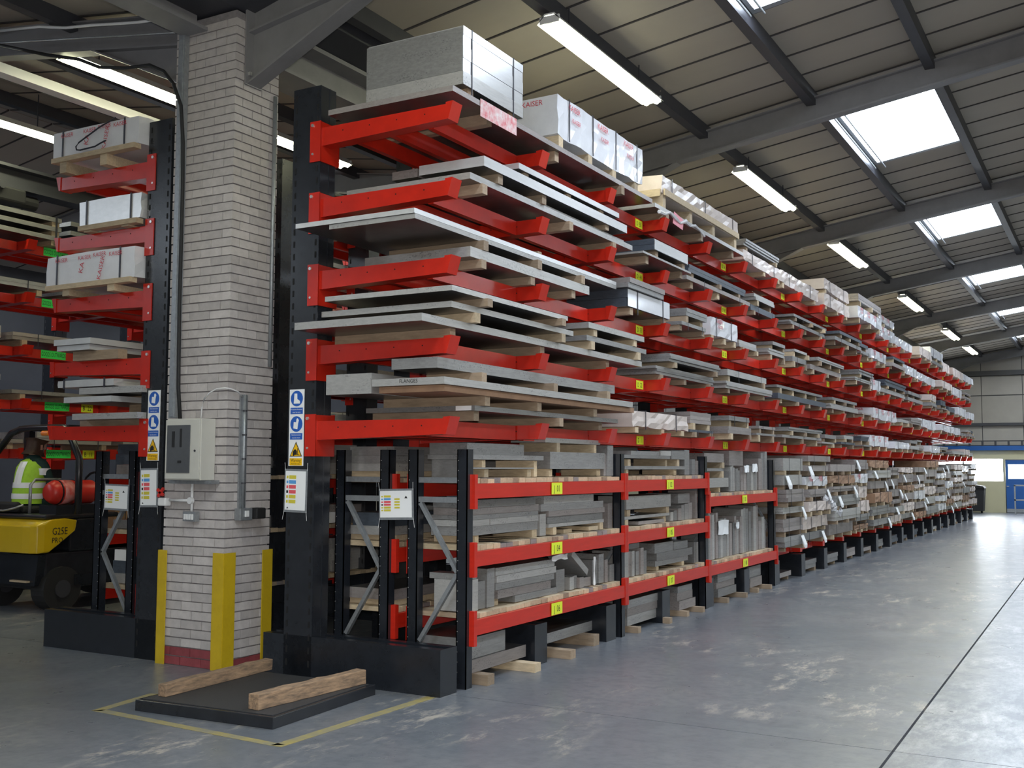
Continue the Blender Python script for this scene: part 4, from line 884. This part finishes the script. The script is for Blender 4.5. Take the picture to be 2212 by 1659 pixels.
plate('long grey slab uppermost on the lowest arms at the front', -4.74, -4.33, 6.52, 9.68, 2.37, 2.452, P_GREY)
# ------------------------------------------------------------------ the rest of the right rack: packs tier by tier
PH = ['beside the %s upright' % o for o in ORD[:23]]
def pack(lab, x0, x1, y0, y1, z0, nplates, th, zb, m, strap=True, tag=False, nbear=None, g='plate packs on the racks'):
    t = thing('plate_pack', lab, 'metal plate pack', ((x0+x1)/2, (y0+y1)/2, z0), g)
    L = y1-y0; nb_ = nbear or max(2, int(L/.9)+1)
    if zb > 0:
        for k in range(nb_):
            yy = y0 + L*(.08 + .78*k/(nb_-1)) + R.uniform(-.03, .03)
            part('bearer', B().box(x0+.02, x1-.01+R.uniform(-.03,.03), yy, yy+.08, z0+.0008, z0+zb), WOOD if R.random() < .6 else WOODP, t)
    z = z0 + zb
    for k in range(nplates):
        part('plate', B().box(x0+R.uniform(-.02,.02), x1+R.uniform(-.02,.015), y0+R.uniform(0,.05), y1-R.uniform(0,.05), z+.0008, z+th), m, t); z += th
    if strap:
        for fy in (.22, .78): part('strap', B().box(x1+.016, x1+.019, y0+L*fy, y0+L*fy+.012, z0+.01, z+.001), STRAP, t)
    if tag:
        yy = y0 + R.choice((.06, .12, L*.75)); w = R.uniform(.08,.18)
        part('paper_tag', B().prism([(x1+.018, z-.02),(x1+.07, z-.15-R.uniform(0,.08)),(x1+.073, z-.15),(x1+.021, z-.015)], 'y', yy, yy+w), PAPER, t)
    return z
UPN = lambda y: PH[max(0, min(22, int(round((y-6.6)/PITCH))))]
LAY = ['lowest', 'second up', 'third up', 'fourth up', 'fifth up', 'sixth up', 'seventh up', 'eighth up', 'ninth up']
start = {5: 13.85, 4: 11.72, 3: 11.2, 2: 10.55, 1: 10.05}
for tier in (5, 4, 3, 2, 1):
    z0 = LV[tier-1]; y = start[tier]; top = 0.36 if tier < 5 else .55
    while y < 38.4:
        L = R.choice((1.1, 1.3, 1.6, 1.9, 2.4, 2.9)) * R.uniform(.9, 1.1)
        if tier == 5: L = R.choice((1.9, 2.3, 2.7))
        y1 = min(y+L, 39.3); xo = R.uniform(-4.36, -4.17); xi = xo - R.uniform(.55, 1.05); z = z0; q = 0
        at = UPN((y+y1)/2); ty0, ty1 = y, y1
        while True:
            hb = R.choice((.06, .075, .09)); r = R.random()
            wrap_p = .75 if tier == 5 else (.10 if y < 22 else .4)
            if r < wrap_p:
                h = R.uniform(.13, .24); 
                if z + hb + h > z0+top: break
                lab = uniq('%s pack, %s on the %s arms, %s' % (R.choice(('pale wrapped', 'crumpled white wrapped')), LAY[q], T[tier], at), ('', ', farther one'))
                mm_ = R.choice((WRAP, PINKW, WRAP))
                bs = [ty0 + (ty1-ty0)*f for f in (.05, .5, .88)]
                wrapped(lab, xi, xo, ty0, ty1, z+hb, z+hb+h, [ty0+(ty1-ty0)*.2, ty0+(ty1-ty0)*.75], bs, mm_, letters=(y < 24 and mm_ is WRAP), zb=z)
                z += hb+h+.012
            else:
                n = R.choice((1, 1, 2, 3)); th = R.choice((.03, .04, .05, .065, .08)) if n == 1 else R.choice((.03, .045))
                if z + hb + n*th > z0+top: break
                m = R.choice(MET); dy = R.uniform(0, .25)
                lab = uniq('%s %s on timber bearers, %s on the %s arms, %s' % (TONE[m.name], ('plate', 'plate', 'plate pair', 'plate trio')[n if n > 1 else 1], LAY[q], T[tier], at), ('', ', farther one'))
                if dy + .7 > ty1 - ty0: dy = 0
                ty0 += dy; ty1 -= R.uniform(0, .2) if ty1-ty0 > .9 else 0
                z = pack(lab, xi+R.uniform(0,.1), xo+R.uniform(-.05,.03), ty0, ty1, z, n, th, hb, m, strap=R.random() < .35)
            q += 1
            if q > 3 or (q > 1 and R.random() < .25): break
        y = y1 + R.uniform(.02, .22)
# big piles from the floor-level arms, bays beyond the shelving
y = 15.2; pn = 0
while y < 38.2:
    L = R.choice((1.25, 1.6, 2.0)); y1 = y+L; z = .452; q = 0; xo0 = R.uniform(-4.28, -4.2)
    pile = 'in the %s big pile past the shelving' % ORD[pn]
    while q < 9:
        hb = R.choice((.06, .075)); h = R.choice((.09, .12, .15, .18)); xo = xo0 + R.uniform(-.06, .05)
        if z+hb+h > 1.84: break
        r = R.random()
        if r < .22 or (y > 20 and r < .42):
            mm_ = R.choice((WRAP, PINKW, CARD))
            wrapped(uniq('%s pack, %s %s' % ({WRAP.name: 'white wrapped', PINKW.name: 'pinkish wrapped', CARD.name: 'brown boarded'}[mm_.name], LAY[q], pile)), xo-.75, xo, y+R.uniform(0,.08), y1-R.uniform(0,.15), z+hb, z+hb+h, [y+L*.3, y+L*.7], [y+L*.1, y+L*.5, y+L*.85], mm_, letters=(mm_ is WRAP and y < 22), zb=z, g='packs in the floor piles'); z += hb+h+.012
        else:
            m = R.choice((P_WARM, P_GREY, P_SILVER, P_WARM)); n = R.choice((1, 2, 3))
            z = pack(uniq('%s plate pack, %s %s' % (TONE[m.name], LAY[q], pile)), xo-.75, xo, y+R.uniform(0,.08), y1-R.uniform(0,.15), z, n, h/n, hb, m, strap=True, tag=(R.random() < .5), g='packs in the floor piles')
        q += 1
    y = y1 + R.uniform(.03, .12); pn += 1
b = B()
for q in range(9):
    y_ = 17.7+.11*q; b.tube([(-4.22+R.uniform(-.02,.05), y_+R.uniform(-.05,.05), 1.16-.035*q+R.uniform(-.05,.05)) for _ in range(5)], [R.uniform(.02,.07) for _ in range(5)], 6)
mk('torn_wrapping', b, WRAP, label='crumpled clump of torn wrapping bulging from the second big pile', cat='wrapping sheet')
for i in range(6, NUP-1):
    y = 6.55 + PITCH*i + .3
    pack('small plate pack on the floor between the bases, past the %s upright' % ORD[i], -4.95, -4.36, y, y+R.uniform(.7,.95), 0, R.choice((1,2)), .07, .06, R.choice(MET), strap=False, g='packs on the floor between the bases', nbear=2)

# ------------------------------------------------------------------ loads on the left rack
wrapped('white wrapped pack with red print and loose black strap, top arms, left rack', -8.62, -7.47, 6.45, 7.7, 4.50, 4.74, (), (-8.5, -7.95), zb=4.352, axis='x', drape=False, g='wrapped packs on the left rack')
mk('loose_strap', B().tube([(-7.75,6.43,4.76),(-7.95,6.42,4.70),(-8.22,6.42,4.60),(-8.26,6.42,4.565),(-8.25,6.42,4.535),(-8.2,6.42,4.525),(-8.0,6.42,4.53),(-7.93,6.42,4.55),(-7.86,6.42,4.565)], .007, 6), STRAP, label='loose black strap looped across the left rack top pack', cat='strap')
wrapped('silver foil wrapped box on the fourth arms, left rack', -8.28, -7.47, 6.5, 7.6, 3.835, 4.06, (), (-8.2, -7.7), P_BRIGHT, letters=False, zb=3.772, axis='x', drape=False, g='wrapped packs on the left rack')
wrapped('white wrapped pack covered in red print, third arms, left rack', -8.64, -7.47, 6.45, 7.7, 3.30, 3.57, (), (-8.4, -7.8), zb=3.192, axis='x', drape=False, g='wrapped packs on the left rack')
GL = 'loose plates on the left rack'
bearer('brownish timber bearer on the second arms, left rack', -8.3, -7.7, 6.5, 2.595, 2.68, .1); bearer('rear brownish timber bearer on the second arms, left rack', -8.3, -7.7, 7.8, 2.595, 2.68, .1)
plate('lower of two short thick plates on the second arms, left rack', -8.42, -7.98, 6.42, 7.9, 2.68, 2.73, P_BRIGHT, GL); plate('upper of two short thick plates on the second arms, left rack', -8.44, -7.95, 6.4, 7.9, 2.731, 2.785, P_BRIGHT, GL)
bearer('front timber bearer of the lowest arms, left rack', -8.3, -7.3, 6.6, 2.0, 2.055); bearer('rear timber bearer of the lowest arms, left rack', -8.3, -7.3, 8.0, 2.0, 2.055)
plate('long silver plate lowest on the lowest arms, left rack', -8.22, -7.38, 6.45, 8.5, 2.055, 2.11, P_SILVER, GL)
bearer('front spacer timber above the long silver plate, left rack', -8.0, -7.3, 6.9, 2.111, 2.21); bearer('rear spacer timber above the long silver plate, left rack', -8.0, -7.3, 8.0, 2.111, 2.21)
plate('second plate up with a dark underside on the lowest arms, left rack', -8.34, -7.71, 6.45, 8.4, 2.21, 2.262, P_BRIGHT, GL)
plate('third plate up on the lowest arms, left rack', -8.2, -7.38, 6.5, 8.4, 2.285, 2.345, P_SILVER, GL); bearer('thin front spacer under the third plate, left rack', -8.0, -7.5, 6.9, 2.262, 2.285); bearer('thin rear spacer under the third plate, left rack', -8.0, -7.5, 8.0, 2.262, 2.285)
wrapped('foil wrapped flat pack on top of the lowest arms stack, left rack', -8.5, -7.75, 6.5, 7.9, 2.352, 2.42, (), (), P_BRIGHT, letters=False, axis='x', drape=False, g='wrapped packs on the left rack')
for i in range(2, 5):
    for li, z in enumerate(LV):
        yy = 6.55+PITCH*i-.9
        pack(uniq('plate pack on the %s arms of the left rack beyond the pillar, %s bay' % (T[li+1], ORD[i])), -8.5, -7.5, yy, yy+1.3, z, R.choice((1,2,3)), .05, .07, R.choice(MET), strap=False, g='packs on the left rack beyond the pillar')
# ------------------------------------------------------------------ loads on the far-left rack beyond the forklift
for li, z in enumerate(LB):
    y = 7.6; k = 0
    while y < 17:
        L = R.choice((1.3, 1.7, 2.1)); 
        nm = uniq('%s on the %s arms of the far left rack, %s from the front' % ('wrapped pack' if li == 2 else 'grey plate pack', T[li+1], ORD[k]))
        if li == 4:
            t = thing('plate_block', nm, 'metal plate pack', (-13.2, y+L/2, z), 'packs on the far left rack')
            for q in range(3): part('plate', B().box(-13.7, -12.72, y, y+L, z+.07+q*.13, z+.13+q*.13), P_GREY, t); part('bearer', B().box(-13.7, -12.74, y+L-.14, y+L-.02, z+.001+q*.13, z+.07+q*.13), WOODP, t)
            part('strap', B().box(-12.715, -12.71, y+L-.1, y+L-.07, z+.01, z+.40), STRAP, t)
        else: pack(nm, -13.7, -12.78, y, y+L, z, R.choice((1,2,3)), R.choice((.05,.08)), .08, R.choice((P_GREY, P_WARM, P_SILVER)), g='packs on the far left rack')
        y += L+.15; k += 1
for k in range(9):
    pack('pale boxed bundle at the foot of the far left rack, %s from the front' % ORD[k], -13.7, -12.7, 7.4+1.1*k, 8.4+1.1*k, .0, 3, R.choice((.18,.25,.3)), .1, R.choice((P_WARM, P_SILVER, CARD)), g='bundles at the foot of the far left rack')

# ------------------------------------------------------------------ low steel platform with two timbers in front of the pillar
t = thing('steel_platform', 'low black steel platform with tread-plate top on the floor before the pillar', 'platform', (-5.28, 5.86, 0))
cr = [(-5.85,5.17),(-4.69,5.24),(-4.76,6.40),(-5.90,6.36)]
part('frame', B().prism(cr, 'z', .0, .075), BLACK, t, bevel=.004)
ins = [(-5.815,5.205),(-4.725,5.275),(-4.792,6.36),(-5.865,6.325)]
part('tread_plate', B().prism(ins, 'z', .0755, .080), MESHP, t)
def timber(lab, p0, p1, w, h, z):
    d = (Vector(p1)-Vector(p0)); n = 10; b = B(); vs = []; side = Vector((d.y, -d.x, 0)).normalized()
    for i in range(n+1):
        p = Vector(p0) + d*i/n
        for a, q in ((-1,0),(1,0),(1,1),(-1,1)):
            j = R.uniform(-.004, .004)
            v = p + side*(a*w/2+j) + Vector((0,0, z + q*(h+R.uniform(-.004,.004)))); vs.append(v)
    fs = [(i*4+k, i*4+(k+1) % 4, (i+1)*4+(k+1) % 4, (i+1)*4+k) for i in range(n) for k in range(4)] + [(3,2,1,0), (n*4, n*4+1, n*4+2, n*4+3)]
    b.add(vs, fs); mk('timber_baulk', b, WOODD, label=lab, cat='timber', bevel=.004)
timber('weathered timber baulk lying on the left side of the black platform', (-5.74, 5.30, 0), (-5.80, 6.42, 0), .075, .085, .081)
timber('thicker weathered timber baulk on the right side of the black platform', (-4.93, 5.32, 0), (-4.86, 6.36, 0), .09, .10, .081)

# ------------------------------------------------------------------ forklift and driver
t = thing('forklift_truck', 'yellow counterbalance forklift seen from behind at the left edge', 'forklift', (-11.1, 8.3, 0))
X0, X1 = -11.72, -10.50; YR = 7.80
# counterweight: side profile (y, z) swept across with rounded rear corners
def ring_x(x, inset, low=0.0):
    return [(x, 7.80+inset, .665+low), (x, 8.00, .665+low), (x, 8.12, .75), (x, 8.34, .90), (x, 8.36, 1.02), (x, 8.20, 1.045), (x, 8.02, 1.035), (x, 7.90+inset*.5, 1.01), (x, 7.80+inset, .97)]
cw = B(); rr_ = [ring_x(X0, .12, .02), ring_x(X0+.05, .04), ring_x(X0+.16, 0), ring_x(X1-.20, 0), ring_x(X1-.10, .015), ring_x(X1-.03, .055), ring_x(X1, .13, .01)]
n = len(rr_[0]); cw.add([v for r_ in rr_ for v in r_], [(i*n+k, i*n+(k+1) % n, (i+1)*n+(k+1) % n, (i+1)*n+k)[::-1] for i in range(len(rr_)-1) for k in range(n)] + [tuple(range(n)), tuple(range((len(rr_)-1)*n, len(rr_)*n))[::-1]])
part('counterweight', cw, TRUCK, t, bevel=.012)
part('lettering', text(text(B(), 'G25E', (X1+.004, 8.13, .90), (0,1,0), (0,0,1), .115, .80), 'PRO', (X1+.004, 8.10, .80), (0,1,0), (0,0,1), .085, .9), LETTER_BLK, t)
part('chassis', B().box(-11.66, -10.56, 8.0, 9.8, .24, .66), BLACK, t, bevel=.02)
part('rear_cowl', B().prism([(-11.6,.30),(-10.6,.30),(-10.55,.645),(-11.65,.645)], 'y', 7.9, 8.0), BLACKM, t)
part('engine_cover', B().box(-11.62, -10.54, 8.30, 8.74, .66, 1.035), BLACKM, t, bevel=.02)
part('floor_plate', B().box(-11.62, -10.54, 8.74, 9.7, .60, .66), BLACKM, t)
part('side_step', B().box(-10.58, -10.50, 8.35, 9.5, .28, .40), BLACKM, t)
part('tow_pin', B().box(-10.98, -10.68, 7.86, 7.92, .335, .355), WOODP, t)
for x in (-11.62, -10.62):
    w_ = part('wheel', B().tube([(x-.11, 8.2, .25), (x+.11, 8.2, .25)], .25, 24), RUBBER, t)
    part('hub', B().tube([(x+.10, 8.2, .25), (x+.125, 8.2, .25)], .10, 16), STEELD, w_)
    w_ = part('wheel', B().tube([(x-.12, 9.6, .33), (x+.12, 9.6, .33)], .33, 24), RUBBER, t)
    part('hub', B().tube([(x+.11, 9.6, .33), (x+.135, 9.6, .33)], .15, 16), STEELD, w_)
part('seat_deck', B().box(-11.62, -10.55, 7.98, 9.0, 1.035, 1.09), BLACK, t, bevel=.02)
part('seat', B().box(-11.62, -11.12, 8.10, 8.62, 1.09, 1.17), RUBBER, t, bevel=.03)
part('seat_back', B().box(-11.6, -11.14, 8.03, 8.10, 1.10, 1.22), RUBBER, t, bevel=.03)
part('arm_rest', B().tube([(-11.0,8.1,1.09),(-11.0,8.1,1.42),(-11.0,8.16,1.48),(-11.0,8.5,1.48)], .018, 8), GALV, t, smooth=True)
part('seat_rail', B().tube([(-11.55,7.98,1.13),(-11.3,7.97,1.12),(-11.12,7.98,1.15),(-11.02,8.03,1.19)], .012, 6), GALV, t, smooth=True)
part('overhead_guard', B().tube([(-11.98,8.2,1.3),(-11.95,8.25,1.62),(-11.80,8.28,1.88),(-11.66,8.30,2.03),(-11.5,8.32,2.08),(-11.3,8.33,2.09),(-10.76,8.33,2.09),(-10.66,8.32,2.04),(-10.56,8.32,1.9),(-10.45,8.32,1.72),(-10.42,8.3,1.09)], .04, 10), BLACK, t, smooth=True)
part('guard_post', B().box(-11.70, -11.60, 8.5, 8.58, 1.09, 2.06), BLACK, t)
part('guard_roof', B().box(-11.6,-10.7,8.35,9.6,2.08,2.12), BLACK, t)
part('beacon', B().tube([(-10.98,8.22,2.02),(-10.86,8.22,2.02)], .03, 10), ORANGE, t)
gb = part('gas_bottle', B().tube([(-10.75,8.14,1.335),(-10.75,8.17,1.335),(-10.75,8.22,1.335),(-10.75,8.72,1.335),(-10.75,8.78,1.335),(-10.75,8.81,1.335)], [.09,.115,.14,.14,.11,.05], 20), GASRED, t, smooth=True)
for q in (8.24, 8.46): part('strap', B().tube([(-10.75,q,1.335),(-10.75,q+.02,1.335)], .144, 20), BLACK, gb)
part('print_band', B().tube([(-10.75,8.28,1.335),(-10.75,8.42,1.335)], .1415, 20), mat('bottle_print', (0.62,0.05,0.04), .4, nscale=14, c2=(0.7,0.35,0.33)), gb, smooth=True)
part('bottle_cradle', B().box(-10.9,-10.6,8.15,8.8,1.09,1.19), BLACK, t)
part('mast', B().box(-11.5,-11.4,10.2,10.32,.1,2.2).box(-10.8,-10.7,10.2,10.32,.1,2.2).box(-11.4,-10.8,10.22,10.30,2.0,2.1), BLACK, t)
part('steering_wheel', B().tube([(-11.38+.15*math.cos(a*PI/6), 9.25+.05*math.sin(a*PI/6), 1.42+.14*math.sin(a*PI/6)) for a in range(13)], .015, 6), BLACK, t)
# driver: one continuous skinned body, clothes and hair as children
def skinned(name, m, verts, edges, radii, root_i, parent=None, sub=2, org=None, **k):
    me = bpy.data.meshes.new(name); og = origin(parent) if parent is not None else Vector(org)
    me.from_pydata([tuple(Vector(v)-og) for v in verts], edges, []); me.materials.append(m)
    o = bpy.data.objects.new(name, me); COL.objects.link(o)
    if parent is not None: o.parent = parent
    else: o.location = og
    ORG[o.name] = og
    md = o.modifiers.new('skin', 'SKIN'); md.use_smooth_shade = True; md.use_x_symmetry = False
    sv = me.skin_vertices[0].data
    for i, r_ in enumerate(radii): sv[i].radius = (r_, r_) if not isinstance(r_, tuple) else r_
    sv[root_i].use_root = True
    sd = o.modifiers.new('subsurf', 'SUBSURF'); sd.levels = sub; sd.render_levels = sub
    return props(o, **k)
DX, DY = -11.40, 8.36        # hips
pv = [(DX,DY,1.24),(DX+.01,DY+.02,1.42),(DX+.02,DY+.03,1.58),(DX+.03,DY+.04,1.68),(DX+.03,DY+.06,1.76),(DX+.03,DY+.08,1.86),(DX+.03,DY+.085,1.93),
      (DX-.17,DY+.04,1.66),(DX-.24,DY+.10,1.42),(DX-.16,DY+.36,1.36),(DX-.10,DY+.44,1.39),
      (DX+.22,DY+.04,1.66),(DX+.30,DY+.10,1.42),(DX+.20,DY+.36,1.36),(DX+.12,DY+.44,1.39),
      (DX-.10,DY+.06,1.22),(DX-.13,DY+.48,1.22),(DX-.13,DY+.56,.80),(DX-.13,DY+.68,.74),
      (DX+.10,DY+.06,1.22),(DX+.13,DY+.48,1.22),(DX+.13,DY+.56,.80),(DX+.13,DY+.68,.74)]
pe = [(0,1),(1,2),(2,3),(3,4),(4,5),(5,6),(3,7),(7,8),(8,9),(9,10),(3,11),(11,12),(12,13),(13,14),(0,15),(15,16),(16,17),(17,18),(0,19),(19,20),(20,21),(21,22)]
pr = [(.15,.12),(.14,.11),(.16,.115),(.12,.085),(.055,.055),(.082,.095),(.07,.085),.06,.047,.036,.034,.06,.047,.036,.034,.085,.07,.05,.045,.085,.07,.05,.045]
person = skinned('person', GREENC, pv, pe, pr, 0, org=(DX, DY, .7), label='person seated on the forklift in a hi-vis vest, seen from behind', cat='person')
hd = skinned('head', SKIN, [(DX+.03,DY+.06,1.75),(DX+.03,DY+.08,1.86),(DX+.03,DY+.09,1.93)], [(0,1),(1,2)], [(.06,.06),(.088,.10),(.078,.092)], 1, person)
skinned('hair', HAIR, [(DX+.03,DY+.035,1.78),(DX+.03,DY+.05,1.86),(DX+.03,DY+.065,1.93)], [(0,1),(1,2)], [(.078,.078),(.098,.098),(.090,.092)], 1, person)
part('ear', B().box(DX+.118, DX+.13, DY+.06, DY+.085, 1.83, 1.89).box(DX-.07, DX-.058, DY+.06, DY+.085, 1.83, 1.89), SKIN, person)
part('nose', B().prism([(DX+.015,1.84),(DX+.045,1.84),(DX+.03,1.90)], 'y', DY+.175, DY+.20), SKIN, person)
def loft(rings, n=20):
    b = B(); vs = []
    for cx, cy, z, rx, ry in rings: vs += [(cx+rx*math.cos(2*PI*k/n), cy+ry*math.sin(2*PI*k/n), z) for k in range(n)]
    b.add(vs, [(i*n+k, i*n+(k+1) % n, (i+1)*n+(k+1) % n, (i+1)*n+k) for i in range(len(rings)-1) for k in range(n)]); return b
vr = [(DX,DY,1.19,.185,.165),(DX,DY,1.28,.195,.165),(DX+.01,DY+.01,1.42,.20,.165),(DX+.015,DY+.02,1.54,.215,.155),(DX+.02,DY+.03,1.62,.225,.14),(DX+.025,DY+.035,1.69,.17,.115),(DX+.03,DY+.04,1.725,.085,.08)]
part('vest', loft(vr), HIVIS, person, smooth=True)
def vat(z, g=.006):
    for a_, b_ in zip(vr, vr[1:]):
        if a_[2] <= z <= b_[2]:
            f = (z-a_[2])/(b_[2]-a_[2]); q = [a_[i]*(1-f)+b_[i]*f for i in range(5)]; return (q[0], q[1], z, q[3]+g, q[4]+g)
for z in (1.28, 1.41): part('reflective_band', loft([vat(z-.032), vat(z), vat(z+.032)]), REFLT, person, smooth=True)
bv = B()
for z in (1.42, 1.5, 1.56, 1.62, 1.66, 1.69):
    q = vat(z, .008); bv.v += [(q[0]+dx, q[1]-q[4]*math.sqrt(1-(dx/q[3])**2), z) for dx in (-.065, 0, .065)]
bv.f = [(i*3+k, i*3+k+1, i*3+k+4, i*3+k+3) for i in range(5) for k in range(2)]
part('reflective_band', bv, REFLT, person)
part('shoulder_patch', loft([(DX+.225,DY+.05,1.53,.06,.065),(DX+.225,DY+.045,1.61,.07,.075)]), REFLT, person, smooth=True)
hands = []
for s in (-1, 1):
    hx, hy, hz = DX+(-.10 if s < 0 else .12), DY+.46, 1.39
    vv = [(hx,hy,hz),(hx,hy+.06,hz+.01)]; ee = [(0,1)]; rr = [.03,.032]
    for f in range(4):
        a = len(vv); ox = (f-1.5)*.02; ln = (.03,.036,.034,.027)[f]
        vv += [(hx+ox, hy+.085, hz+.018), (hx+ox, hy+.085+ln, hz+.012), (hx+ox, hy+.085+ln*1.2, hz-.02), (hx+ox, hy+.085+ln*.7, hz-.036)]
        ee += [(1,a),(a,a+1),(a+1,a+2),(a+2,a+3)]; rr += [.011,.010,.009,.008]
    a = len(vv); vv += [(hx-s*.03, hy+.03, hz), (hx-s*.045, hy+.07, hz-.01), (hx-s*.03, hy+.095, hz-.02)]; ee += [(0,a),(a,a+1),(a+1,a+2)]; rr += [.014,.011,.009]
    skinned('hand', SKIN, vv, ee, rr, 0, person, sub=1)
